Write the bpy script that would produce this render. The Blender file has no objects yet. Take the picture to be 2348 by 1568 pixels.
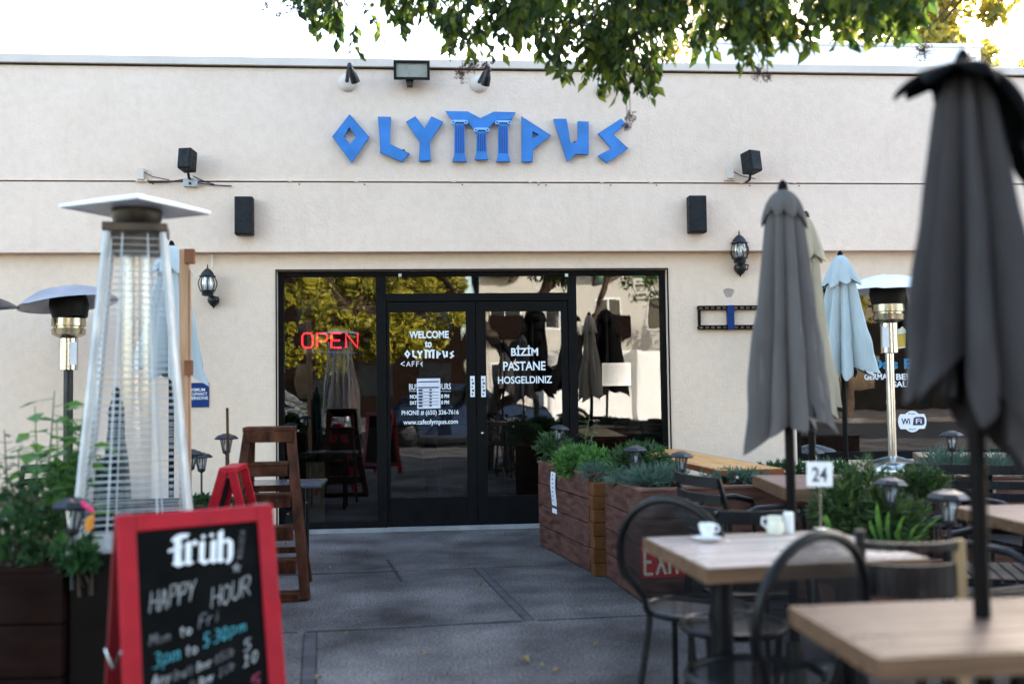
import bpy, math, random
from mathutils import Vector, Matrix, Euler
from mathutils.geometry import tessellate_polygon
V = Vector
PI = math.pi
scn = bpy.context.scene
rnd = random.Random(7)

# ------------------------------------------------------------------ camera
cam_d = bpy.data.cameras.new('camera')
cam = bpy.data.objects.new('camera', cam_d)
scn.collection.objects.link(cam)
cam_d.sensor_width = 36.0
cam_d.lens = 35.0
cam_d.clip_end = 800
CAM_H = 1.28
CAM_R = (Matrix.Rotation(math.radians(-4.85), 3, 'Z') @ Matrix.Rotation(PI/2 + math.atan(101/2283), 3, 'X')
         @ Matrix.Rotation(-0.014, 3, 'Z'))
cam.matrix_world = Matrix.Translation((0, 0, CAM_H)) @ CAM_R.to_4x4()
cam_d.dof.use_dof = True
cam_d.dof.focus_distance = 9.0
cam_d.dof.aperture_fstop = 1.45
scn.camera = cam

# ------------------------------------------------------------------ sky, sun, exposure
SUN_EL, SUN_AZ = math.radians(21), math.radians(34)
w = bpy.data.worlds.new('World')
scn.world = w
w.use_nodes = True
nt = w.node_tree
bg = nt.nodes['Background']
sky = nt.nodes.new('ShaderNodeTexSky')
sky.sky_type = 'NISHITA'
sky.sun_disc = False
sky.sun_elevation = SUN_EL
sky.sun_rotation = SUN_AZ
sky.air_density = 1.0
sky.dust_density = 1.5
sky.ozone_density = 0.4
nt.links.new(sky.outputs[0], bg.inputs[0])
bg.inputs[1].default_value = 0.15
sun_d = bpy.data.lights.new('sun', 'SUN')
sun_d.energy = 4.0
sun_d.angle = math.radians(0.5)
sun_d.color = (1.0, 0.93, 0.82)
sun = bpy.data.objects.new('sun', sun_d)
scn.collection.objects.link(sun)
sd = V((math.sin(SUN_AZ)*math.cos(SUN_EL), math.cos(SUN_AZ)*math.cos(SUN_EL), math.sin(SUN_EL)))
sun.rotation_euler = sd.to_track_quat('Z', 'Y').to_euler()
sun.location = sd*40
scn.view_settings.view_transform = 'Standard'
scn.view_settings.look = 'None'
scn.view_settings.gamma = 1
scn.view_settings.exposure = 2.95
scn.cycles.max_bounces = 8
scn.cycles.transparent_max_bounces = 24
scn.cycles.use_denoising = True

# ------------------------------------------------------------------ helpers
def at(px, py, y=None, z=None):
    """point of the real place seen at a spot of the 2348 x 1568 photograph, on the plane Y=y or Z=z"""
    d = CAM_R @ V(((px-1174)/2283, -(py-784)/2283, -1))
    t = y/d.y if y is not None else (z-CAM_H)/d.z
    return V((0, 0, CAM_H)) + d*t

INV = {}          # object -> matrix from world to the local space of its thing
class MB:
    def __init__(s): s.v = []; s.f = []; s.mi = []; s.sm = []; s.m = 0
    def add(s, vs, fs, smooth=False):
        b = len(s.v); s.v += [V(p) for p in vs]
        for f in fs:
            s.f.append([b+i for i in f]); s.mi.append(s.m); s.sm.append(smooth)
    def box(s, x0, x1, y0, y1, z0, z1):
        s.add([(x0,y0,z0),(x1,y0,z0),(x1,y1,z0),(x0,y1,z0),(x0,y0,z1),(x1,y0,z1),(x1,y1,z1),(x0,y1,z1)],
              [(0,3,2,1),(4,5,6,7),(0,1,5,4),(1,2,6,5),(2,3,7,6),(3,0,4,7)])
    def obox(s, c, sz, rot=None):
        M = rot if rot is not None else Matrix.Identity(3)
        c = V(c); a, b, d = sz[0]/2, sz[1]/2, sz[2]/2
        s.add([c + M @ V(p) for p in [(-a,-b,-d),(a,-b,-d),(a,b,-d),(-a,b,-d),(-a,-b,d),(a,-b,d),(a,b,d),(-a,b,d)]],
              [(0,3,2,1),(4,5,6,7),(0,1,5,4),(1,2,6,5),(2,3,7,6),(3,0,4,7)])
    def bar(s, p, q, wd, th, up=(0, 0, 1)):
        p, q = V(p), V(q); d = (q-p).normalized(); u = V(up)
        x = d.cross(u)
        if x.length < 1e-4: x = d.cross(V((1, 0, 0)))
        x.normalize(); n = x.cross(d)
        x = x*wd/2; n = n*th/2
        s.add([p-x-n, p+x-n, p+x+n, p-x+n, q-x-n, q+x-n, q+x+n, q-x+n],
              [(0,1,2,3),(7,6,5,4),(4,5,1,0),(5,6,2,1),(6,7,3,2),(7,4,0,3)])
    def tube(s, pts, r, n=8, closed=False):
        pts = [V(p) for p in pts]; k = len(pts)
        rs = r if isinstance(r, (list, tuple)) else [r]*k
        ring = []; prev = None
        for i, p in enumerate(pts):
            if closed: d = pts[(i+1) % k]-pts[i-1]
            else: d = pts[min(i+1, k-1)]-pts[max(i-1, 0)]
            d.normalize()
            if prev is None:
                a = d.orthogonal().normalized()
            else:
                a = prev - d*prev.dot(d)
                a = a.normalized() if a.length > 1e-6 else d.orthogonal().normalized()
            prev = a; b = d.cross(a)
            ring.append([p + (a*math.cos(2*PI*j/n) + b*math.sin(2*PI*j/n))*rs[i] for j in range(n)])
        vs = [q for g in ring for q in g]; fs = []
        for i in range(k if closed else k-1):
            i2 = (i+1) % k
            for j in range(n):
                j2 = (j+1) % n
                fs.append((i*n+j, i*n+j2, i2*n+j2, i2*n+j))
        if not closed:
            fs.append(tuple(range(n-1, -1, -1))); fs.append(tuple((k-1)*n+j for j in range(n)))
        s.add(vs, fs, True)
    def lathe(s, c, prof, n=24, M=None, mod=None, caps=True, a0=0):
        c = V(c); vs = []; k = len(prof)
        for i, (r, z) in enumerate(prof):
            for j in range(n):
                a = a0 + 2*PI*j/n
                rr, zz = (r, z) if mod is None else mod(i, a, r, z)
                p = V((rr*math.cos(a), rr*math.sin(a), zz))
                vs.append(c + (M @ p if M is not None else p))
        fs = []
        for i in range(k-1):
            for j in range(n):
                j2 = (j+1) % n
                fs.append((i*n+j, i*n+j2, (i+1)*n+j2, (i+1)*n+j))
        if caps:
            fs.append(tuple(range(n-1, -1, -1))); fs.append(tuple((k-1)*n+j for j in range(n)))
        s.add(vs, fs, True)
    def prism(s, loops, ext):
        """polygon (first loop) with holes (other loops), extruded by the vector ext"""
        loops = [[V(p) for p in l] for l in loops]; ext = V(ext)
        flat = [p for l in loops for p in l]; n = len(flat)
        tris = tessellate_polygon(loops)
        s.add(flat + [p+ext for p in flat],
              [tuple(t) for t in tris] + [tuple(n+i for i in reversed(t)) for t in tris])
        b = len(s.v)-2*n; o = 0
        for l in loops:
            m = len(l)
            for i in range(m):
                j = (i+1) % m
                s.f.append([b+o+i, b+o+j, b+n+o+j, b+n+o+i]); s.mi.append(s.m); s.sm.append(False)
            o += m
    def leaf(s, p, d, nrm, L, W, fold=0.25):
        d = V(d).normalized(); nrm = V(nrm)
        x = d.cross(nrm)
        if x.length < 1e-4: x = d.orthogonal()
        x.normalize(); u = x.cross(d)
        p = V(p)
        s.add([p, p+d*L*.45+x*W/2+u*W*fold, p+d*L, p+d*L*.45-x*W/2+u*W*fold, p+d*L*.5],
              [(0, 1, 4), (1, 2, 4), (0, 4, 3), (4, 2, 3)])
    def build(s, name, mats, parent=None, loc=None, world=True, bevel=0.0, ang=38, kind=None):
        if not isinstance(mats, (list, tuple)): mats = [mats]
        me = bpy.data.meshes.new(name)
        T = None
        if parent is not None:
            T = INV[parent.name] if world else None
        elif loc is not None and world: T = Matrix.Translation(-V(loc))
        vs = [T @ p for p in s.v] if T is not None else s.v
        me.from_pydata([tuple(p) for p in vs], [], s.f)
        for m_ in mats: me.materials.append(m_)
        me.polygons.foreach_set('material_index', s.mi)
        me.polygons.foreach_set('use_smooth', s.sm)
        me.update()
        if any(s.sm):
            try: me.set_sharp_from_angle(angle=math.radians(ang))
            except Exception: pass
        o = bpy.data.objects.new(name, me)
        scn.collection.objects.link(o)
        if parent is not None:
            o.parent = parent; INV[o.name] = INV[parent.name]
        else:
            l = V(loc) if loc is not None else V((0, 0, 0))
            o.location = l; INV[o.name] = Matrix.Translation(-l)
        if bevel:
            b = o.modifiers.new('bevel', 'BEVEL'); b.width = bevel; b.segments = 2
            b.limit_method = 'ANGLE'; b.angle_limit = math.radians(40)
        if kind: o['kind'] = kind
        return o

def thing(name, label, cat, loc=(0, 0, 0), rz=0.0, group=None):
    o = bpy.data.objects.new(name, None)
    o.empty_display_size = .1
    scn.collection.objects.link(o)
    o.location = loc; o.rotation_euler = (0, 0, rz)
    INV[o.name] = (Matrix.Translation(V(loc)) @ Matrix.Rotation(rz, 4, 'Z')).inverted()
    return tag(o, label, cat, group)
def tag(o, label, cat, group=None):
    o['label'] = label; o['category'] = cat
    if group: o['group'] = group
    return o
def copy_thing(src, loc, rz, label, group=None):
    def rec(o, parent):
        c = o.copy(); scn.collection.objects.link(c)
        if parent is not None: c.parent = parent
        for ch in list(o.children): rec(ch, c)
        return c
    r = rec(src, None); r.scale = (1, 1, 1)
    r.location = loc; r.rotation_euler = (0, 0, rz)
    r['label'] = label
    if group: r['group'] = group
    return r
def RZ(a): return Matrix.Rotation(a, 3, 'Z')
def RX(a): return Matrix.Rotation(a, 3, 'X')
def RY(a): return Matrix.Rotation(a, 3, 'Y')

def text_mesh(txt, bold=0.0, spacing=1.0):
    cu = bpy.data.curves.new('text', 'FONT')
    cu.body = txt; cu.size = 1; cu.offset = bold; cu.space_character = spacing
    cu.resolution_u = 4
    o = bpy.data.objects.new('text', cu)
    scn.collection.objects.link(o)
    dg = bpy.context.evaluated_depsgraph_get(); dg.update()
    me = bpy.data.meshes.new_from_object(o.evaluated_get(dg))
    vs = [v.co.copy() for v in me.vertices]; fs = [tuple(p.vertices) for p in me.polygons]
    bpy.data.objects.remove(o); bpy.data.curves.remove(cu); bpy.data.meshes.remove(me)
    return vs, fs
def put_text(mb, txt, org, ux, uy, width, height, bold=0.02, nrm=None, thick=0.0):
    """lettering fitted into width x height, lower left corner at org, along ux, up along uy"""
    vs, fs = text_mesh(txt, bold)
    x0 = min(p.x for p in vs); x1 = max(p.x for p in vs); y0 = min(p.y for p in vs); y1 = max(p.y for p in vs)
    org, ux, uy = V(org), V(ux), V(uy)
    pts = [org + ux*((p.x-x0)/(x1-x0)*width) + uy*((p.y-y0)/(y1-y0)*height) for p in vs]
    n = ux.cross(uy)
    mb.add(pts, fs)
def wall_text(mb, txt, x0, x1, y0, y1, Y, bold=0.02):
    """lettering on the wall plane Y filling the photo box x0..x1, y0..y1"""
    a = at(x0, y1, y=Y); b = at(x1, y1, y=Y); c = at(x0, y0, y=Y)
    put_text(mb, txt, a, (1, 0, 0), (0, 0, 1), b.x-a.x, c.z-a.z, bold)

# ------------------------------------------------------------------ materials
def mat(name, col, rough=.6, metal=0.0, var=.12, scale=6.0, bump=0.0, bscale=60.0, spec=.5, col2=None, stretch=(1, 1, 1), detail=6.0):
    m = bpy.data.materials.new(name); m.use_nodes = True
    t = m.node_tree; b = t.nodes['Principled BSDF']
    b.inputs['Roughness'].default_value = rough
    b.inputs['Metallic'].default_value = metal
    if rough >= .5 and spec == .5: spec = .12          # rough paint, wood, cloth and stone have next to no sheen
    b.inputs['Specular IOR Level'].default_value = spec
    tc = t.nodes.new('ShaderNodeTexCoord'); mp = t.nodes.new('ShaderNodeMapping')
    mp.inputs['Scale'].default_value = stretch
    t.links.new(tc.outputs['Object'], mp.inputs['Vector'])
    nz = t.nodes.new('ShaderNodeTexNoise'); nz.inputs['Scale'].default_value = scale; nz.inputs['Detail'].default_value = detail
    t.links.new(mp.outputs[0], nz.inputs['Vector'])
    cr = t.nodes.new('ShaderNodeValToRGB')
    c1 = tuple(c*(1-var) for c in col); c2 = tuple(min(1, c*(1+var)) for c in (col2 or col))
    cr.color_ramp.elements[0].position = .3; cr.color_ramp.elements[1].position = .7
    cr.color_ramp.elements[0].color = (*c1, 1); cr.color_ramp.elements[1].color = (*c2, 1)
    t.links.new(nz.outputs['Fac'], cr.inputs[0]); t.links.new(cr.outputs[0], b.inputs['Base Color'])
    n3 = t.nodes.new('ShaderNodeTexNoise'); n3.inputs['Scale'].default_value = scale*1.6; n3.inputs['Detail'].default_value = 4
    mr = t.nodes.new('ShaderNodeMapRange'); mr.inputs['From Min'].default_value = .3; mr.inputs['From Max'].default_value = .7
    mr.inputs['To Min'].default_value = rough*.72; mr.inputs['To Max'].default_value = min(1, rough*1.35)
    t.links.new(tc.outputs['Object'], n3.inputs['Vector']); t.links.new(n3.outputs['Fac'], mr.inputs['Value']); t.links.new(mr.outputs[0], b.inputs['Roughness'])
    if bump:
        n2 = t.nodes.new('ShaderNodeTexNoise'); n2.inputs['Scale'].default_value = bscale; n2.inputs['Detail'].default_value = 5
        t.links.new(mp.outputs[0], n2.inputs['Vector'])
        bp = t.nodes.new('ShaderNodeBump'); bp.inputs['Strength'].default_value = bump; bp.inputs['Distance'].default_value = .01
        t.links.new(n2.outputs['Fac'], bp.inputs['Height']); t.links.new(bp.outputs[0], b.inputs['Normal'])
    return m
def emit_mat(name, col, s):
    m = bpy.data.materials.new(name); m.use_nodes = True
    b = m.node_tree.nodes['Principled BSDF']
    b.inputs['Base Color'].default_value = (*col, 1)
    b.inputs['Emission Color'].default_value = (*col, 1); b.inputs['Emission Strength'].default_value = s
    return m
def glass_mat(name, tint, refl, rough=0.0, wave=0.0):
    m = bpy.data.materials.new(name); m.use_nodes = True
    t = m.node_tree; t.nodes.clear()
    o = t.nodes.new('ShaderNodeOutputMaterial'); mx = t.nodes.new('ShaderNodeMixShader')
    tr = t.nodes.new('ShaderNodeBsdfTransparent'); gl = t.nodes.new('ShaderNodeBsdfGlossy')
    tr.inputs[0].default_value = (*tint, 1); gl.inputs['Roughness'].default_value = rough
    gl.inputs['Color'].default_value = (1, 1, 1, 1)
    mx.inputs[0].default_value = refl
    t.links.new(tr.outputs[0], mx.inputs[1]); t.links.new(gl.outputs[0], mx.inputs[2]); t.links.new(mx.outputs[0], o.inputs[0])
    if wave:
        tc = t.nodes.new('ShaderNodeTexCoord'); mp = t.nodes.new('ShaderNodeMapping'); mp.inputs['Scale'].default_value = (2.4, 1, .8)
        n2 = t.nodes.new('ShaderNodeTexNoise'); n2.inputs['Scale'].default_value = 2.2; n2.inputs['Detail'].default_value = 1.0
        bp = t.nodes.new('ShaderNodeBump'); bp.inputs['Strength'].default_value = wave; bp.inputs['Distance'].default_value = .02
        t.links.new(tc.outputs['Object'], mp.inputs['Vector']); t.links.new(mp.outputs[0], n2.inputs['Vector'])
        t.links.new(n2.outputs['Fac'], bp.inputs['Height']); t.links.new(bp.outputs[0], gl.inputs['Normal'])
    return m
def leaf_mat(name, cols, trans=.45):
    m = bpy.data.materials.new(name); m.use_nodes = True
    t = m.node_tree; t.nodes.clear()
    o = t.nodes.new('ShaderNodeOutputMaterial'); mx = t.nodes.new('ShaderNodeMixShader')
    df = t.nodes.new('ShaderNodeBsdfPrincipled'); tl = t.nodes.new('ShaderNodeBsdfTranslucent')
    df.inputs['Roughness'].default_value = .5
    gi = t.nodes.new('ShaderNodeNewGeometry'); cr = t.nodes.new('ShaderNodeValToRGB')
    els = cr.color_ramp.elements
    els[0].color = (*cols[0], 1); els[1].color = (*cols[-1], 1)
    for i in range(1, len(cols)-1):
        e = els.new(i/(len(cols)-1)); e.color = (*cols[i], 1)
    t.links.new(gi.outputs['Random Per Island'], cr.inputs[0])
    t.links.new(cr.outputs[0], df.inputs['Base Color']); t.links.new(cr.outputs[0], tl.inputs['Color'])
    mx.inputs[0].default_value = trans
    t.links.new(df.outputs[0], mx.inputs[1]); t.links.new(tl.outputs[0], mx.inputs[2]); t.links.new(mx.outputs[0], o.inputs[0])
    return m
def mesh_mat(name, col, scale, open_):
    """sheet metal punched with small holes"""
    m = bpy.data.materials.new(name); m.use_nodes = True
    t = m.node_tree; b = t.nodes['Principled BSDF']
    b.inputs['Base Color'].default_value = (*col, 1); b.inputs['Roughness'].default_value = .5; b.inputs['Specular IOR Level'].default_value = .2
    tc = t.nodes.new('ShaderNodeTexCoord')
    sp_ = t.nodes.new('ShaderNodeSeparateXYZ'); ad = t.nodes.new('ShaderNodeMath'); cb_ = t.nodes.new('ShaderNodeCombineXYZ')
    t.links.new(tc.outputs['Object'], sp_.inputs[0]); t.links.new(sp_.outputs['Y'], ad.inputs[0]); t.links.new(sp_.outputs['Z'], ad.inputs[1])
    t.links.new(sp_.outputs['X'], cb_.inputs['X']); t.links.new(ad.outputs[0], cb_.inputs['Y'])
    vo = t.nodes.new('ShaderNodeTexVoronoi'); vo.voronoi_dimensions = '2D'; vo.inputs['Scale'].default_value = scale; vo.inputs['Randomness'].default_value = 0.0
    cp = t.nodes.new('ShaderNodeMath'); cp.operation = 'GREATER_THAN'; cp.inputs[1].default_value = open_
    t.links.new(cb_.outputs[0], vo.inputs['Vector']); t.links.new(vo.outputs['Distance'], cp.inputs[0])
    t.links.new(cp.outputs[0], b.inputs['Alpha'])
    return m
def wood_mat(name, col, col2, rough=.45, axis=0, scale=5.0, bump=.15, spec=.5):
    st = [18, 18, 18]; st[axis] = 1.2
    return mat(name, col, rough, var=.2, scale=scale*.35, col2=col2, stretch=tuple(st), bump=bump, bscale=6, spec=spec)

def stucco(name, col):
    m = mat(name, col, .88, var=.025, scale=1.3, bump=.5, bscale=45)
    t = m.node_tree; b = t.nodes['Principled BSDF']; src = b.inputs['Base Color'].links[0].from_socket
    tc = t.nodes.new('ShaderNodeTexCoord')
    for sc_, stx, lo, hi, p0, p1 in ((3.0, (5, 5, .45), .975, 1.0, .26, .40), (14.0, (1, 1, 1), .965, 1.015, .35, .65), (.55, (1, 1, 1.6), .965, 1.02, .35, .65)):
        mp = t.nodes.new('ShaderNodeMapping'); mp.inputs['Scale'].default_value = stx
        n = t.nodes.new('ShaderNodeTexNoise'); n.inputs['Scale'].default_value = sc_; n.inputs['Detail'].default_value = 8
        cr = t.nodes.new('ShaderNodeValToRGB')
        cr.color_ramp.elements[0].position = p0; cr.color_ramp.elements[0].color = (lo, lo*.99, lo*.975, 1)
        cr.color_ramp.elements[1].position = p1; cr.color_ramp.elements[1].color = (hi, hi, hi, 1)
        mx = t.nodes.new('ShaderNodeMix'); mx.data_type = 'RGBA'; mx.blend_type = 'MULTIPLY'; mx.inputs['Factor'].default_value = 1
        t.links.new(tc.outputs['Object'], mp.inputs['Vector']); t.links.new(mp.outputs[0], n.inputs['Vector']); t.links.new(n.outputs['Fac'], cr.inputs[0])
        t.links.new(src, mx.inputs['A']); t.links.new(cr.outputs[0], mx.inputs['B']); src = mx.outputs['Result']
    t.links.new(src, b.inputs['Base Color'])
    return m
M_wall = stucco('painted_stucco', (.82, .635, .515))
M_wall_low = stucco('painted_stucco_lower', (.79, .61, .48))
M_coping = mat('coping_paint', (.70, .59, .51), .8, var=.06, scale=3, bump=.15, bscale=30)
M_black = mat('black_paint', (.005, .005, .006), .4, var=.2, scale=8)
M_frame = mat('black_aluminium', (.0028, .0028, .0034), .5, var=.2, scale=5, spec=.12)
M_glass = glass_mat('window_glass', (.60, .61, .60), .09, 0.0, .035)
M_clear = glass_mat('clear_glass', (.93, .95, .95), .12, .03)
M_frost = glass_mat('lamp_glass', (.75, .78, .80), .25, .15)
M_speaker = mat('speaker_black', (.007, .0072, .009), .6, var=.15, scale=20, bump=.2, bscale=300, spec=.3)
M_blue = mat('sign_blue', (.026, .18, .52), .4, var=.16, scale=7)
M_blue_pale = mat('sign_blue_pale', (.30, .50, .78), .5, var=.08, scale=8)
M_blue_dark = mat('sign_blue_groove', (.028, .085, .33), .5, var=.08, scale=8)
M_white = mat('white_paint', (.78, .78, .78), .5, var=.04, scale=6)
M_decal = mat('white_vinyl', (.80, .81, .84), .6, var=.03, scale=6)
M_paper = mat('paper', (.68, .68, .74), .8, var=.04, scale=9)
M_ink = mat('ink', (.06, .05, .10), .8, var=.1)
M_steel = mat('stainless_steel', (.62, .60, .57), .22, 1.0, var=.12, scale=4, stretch=(1, 1, .2))
M_hood = mat('glare_white_hood', (.84, .84, .86), .35, 0, var=.03, scale=3)  # sky glare on the metal hoods is put into this white
M_grill = mat('silver_wire', (.52, .53, .55), .4, .2, var=.08, scale=4)
M_postsilver = mat('silver_post', (.40, .40, .41), .45, .3, var=.08, scale=6)
M_brass = mat('burner_band', (.42, .36, .26), .25, 1.0, var=.2, scale=5)
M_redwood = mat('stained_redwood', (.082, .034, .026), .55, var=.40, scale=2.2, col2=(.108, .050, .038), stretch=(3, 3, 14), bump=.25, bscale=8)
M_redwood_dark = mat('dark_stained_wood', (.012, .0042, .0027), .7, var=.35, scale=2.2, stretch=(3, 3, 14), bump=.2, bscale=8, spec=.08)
M_endgrain = mat('wood_end_grain', (.13, .052, .018), .6, var=.35, scale=9, bump=.2, bscale=40)
M_redwood_cap = mat('worn_wood_rim', (.17, .085, .062), .6, var=.3, scale=5, bump=.2, bscale=20)
M_ladder = mat('old_brown_wood', (.034, .0105, .0055), .5, var=.5, scale=3.5, col2=(.070, .023, .011), stretch=(5, 5, 2), bump=.25, bscale=14)
M_table = wood_mat('butcher_block', (.085, .050, .037), (.19, .118, .09), .33, 0, spec=.22)
M_table_pale = wood_mat('pale_butcher_block', (.42, .31, .26), (.58, .46, .41), .25, 0)
M_table_edge = wood_mat('table_edge_wood', (.085, .042, .021), (.155, .08, .04), .45, 0)
M_table_red = wood_mat('reddish_planks', (.15, .078, .055), (.25, .14, .105), .35, 0)
M_orange = wood_mat('orange_varnish', (.52, .23, .055), (.64, .31, .085), .35, 1)
M_orange_edge = mat('orange_edge', (.28, .075, .022), .4, var=.2)
M_tan = wood_mat('tan_plank', (.42, .27, .17), (.52, .35, .22), .5, 0)
M_post = wood_mat('raw_pine', (.40, .225, .13), (.52, .31, .19), .6, 2)
M_post_red = mat('raw_pine_block', (.22, .088, .045), .6, var=.25, scale=9)
M_umb_grey = mat('grey_canvas', (.118, .106, .104), .9, var=.14, scale=5, bump=.75, bscale=16, stretch=(1.6, 1.6, .5))
M_umb_grey2 = mat('dark_grey_canvas', (.056, .049, .050), .9, var=.14, scale=5, bump=.75, bscale=16, stretch=(1.6, 1.6, .5))
M_umb_black = mat('black_canvas', (.0025, .0025, .0028), .95, var=.15, scale=4, spec=.1)
M_umb_beige = mat('beige_canvas', (.43, .365, .275), .9, var=.08, scale=4, bump=.75, bscale=16, stretch=(1.6, 1.6, .5))
M_umb_pale = mat('pale_blue_canvas', (.42, .48, .50), .9, var=.06, scale=4, bump=.75, bscale=16, stretch=(1.6, 1.6, .5))
M_pole = mat('brown_black_pole', (.0035, .0022, .002), .5, var=.2, scale=6, spec=.1)
M_chair = mat('charcoal_metal', (.0035, .0037, .0045), .36, var=.2, scale=9, spec=.26)
M_slat = mat('grey_slat', (.008, .0085, .010), .42, var=.2, scale=9, spec=.25)
M_mesh = mesh_mat('punched_metal', (.004, .0045, .006), 150.0, .31)
M_darkwood = mat('dark_wood_gloss', (.004, .0025, .0035), .3, var=.3, scale=5)
M_lightleg = wood_mat('light_leg_wood', (.30, .19, .10), (.36, .24, .13), .5, 2)
M_red = mat('red_paint', (.36, .006, .016), .45, var=.16, scale=9, spec=.22, bump=.08, bscale=40)
M_reddark = mat('red_paint_back', (.16, .005, .008), .45, var=.12, scale=5)
M_board = mat('chalkboard', (.0028, .003, .0032), .7, var=.3, scale=5, spec=.08)
M_chalk = mat('chalk', (.42, .42, .42), .95, var=.35, scale=60)
M_chalk_dim = mat('chalk_dim', (.22, .22, .23), .95, var=.4, scale=60)
M_teal = mat('chalk_teal', (.08, .34, .40), .95, var=.3, scale=60)
M_pink = mat('chalk_pink', (.45, .08, .14), .95, var=.3, scale=60)
M_exit = mat('exit_red', (.55, .018, .020), .45, var=.15, scale=6)
M_cream = mat('cream_letters', (.75, .68, .54), .6, var=.1)
M_navy = mat('navy_sign', (.012, .040, .16), .5, var=.08)
M_lamp = mat('lamp_black', (.008, .0085, .011), .4, var=.2, scale=9)
M_soil = mat('soil', (.03, .02, .014), .95, var=.4, scale=25, bump=.6, bscale=50)
M_porc = mat('white_porcelain', (.80, .80, .80), .15, var=.02)
M_cream_jug = mat('cream_porcelain', (.70, .68, .56), .2, var=.02)
M_bark = mat('bark', (.06, .042, .032), .9, var=.4, scale=9, bump=.5, bscale=30)
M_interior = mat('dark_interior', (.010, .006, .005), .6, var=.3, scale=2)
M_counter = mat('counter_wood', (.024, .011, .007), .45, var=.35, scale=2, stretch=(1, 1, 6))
M_card = mat('cardboard', (.20, .145, .085), .8, var=.1, scale=5)
M_neon = emit_mat('neon_red', (1.0, .03, .05), .75)
M_neon_blue = emit_mat('neon_blue', (.06, .15, .5), .05)
M_beer = mat('beer_decal', (.55, .36, .06), .6, var=.12, scale=14)
M_foam = mat('foam_decal', (.66, .62, .44), .6, var=.06)
M_bluetext = mat('blue_vinyl', (.05, .24, .42), .6, var=.05)
M_orange_fl = mat('orange_petal', (.62, .25, .05), .7, var=.15)
M_pink_fl = mat('pink_petal', (.60, .04, .14), .7, var=.15)
M_asphalt = mat('asphalt', (.034, .034, .036), .9, var=.2, scale=2.5, bump=.4, bscale=120)
M_street_wall = mat('white_render', (.44, .42, .38), .9, var=.06, scale=.8)
M_shade_house = mat('shade_dark_render', (.008, .0075, .007), .9, var=.15, scale=1, spec=.02)  # near-black colour stands in for tree shade across the street
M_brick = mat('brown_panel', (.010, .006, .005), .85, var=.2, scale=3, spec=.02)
M_winglass = mat('dark_window', (.012, .014, .016), .08, var=.2, scale=2)
M_rubber = mat('tyre', (.012, .012, .012), .8, var=.2)
M_carred = mat('car_silver', (.45, .46, .48), .25, .5, var=.03)
M_carwhite = mat('van_white', (.74, .74, .74), .3, var=.03)
M_carblue = mat('car_dark_blue', (.03, .05, .10), .2, .3, var=.03)
M_lf_tree = leaf_mat('street_tree_leaves', [(.020, .045, .013), (.032, .068, .016), (.06, .11, .018), (.17, .22, .022), (.10, .14, .022)], .55)
M_lf_bg = leaf_mat('autumn_leaves', [(.10, .12, .02), (.30, .25, .03), (.42, .30, .04), (.16, .17, .03)], .5)
M_lf_gold = leaf_mat('gold_leaves', [(.05, .07, .010), (.30, .27, .018), (.46, .38, .03), (.17, .19, .018)], .35)
M_seed = leaf_mat('seed_heads', [(.05, .02, .02), (.10, .045, .045), (.16, .08, .05)], .2)
M_lf_shrub = leaf_mat('shrub_leaves', [(.020, .060, .020), (.035, .095, .030), (.055, .135, .035)], .35)
M_lf_broad = leaf_mat('broad_leaves', [(.045, .13, .04), (.08, .21, .04), (.16, .31, .05)], .45)
M_lf_conifer = leaf_mat('conifer_needles', [(.018, .052, .018), (.032, .085, .022), (.065, .13, .03)], .25)
M_lf_dark = leaf_mat('dark_conifer_needles', [(.016, .038, .012), (.028, .066, .016), (.055, .105, .022), (.10, .14, .03)], .25)
M_lf_grey = leaf_mat('grey_grass', [(.05, .10, .07), (.08, .15, .11), (.12, .20, .15)], .3)
M_fall = leaf_mat('dry_leaf', [(.22, .16, .05), (.30, .22, .08), (.20, .08, .03)], .2)

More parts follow.
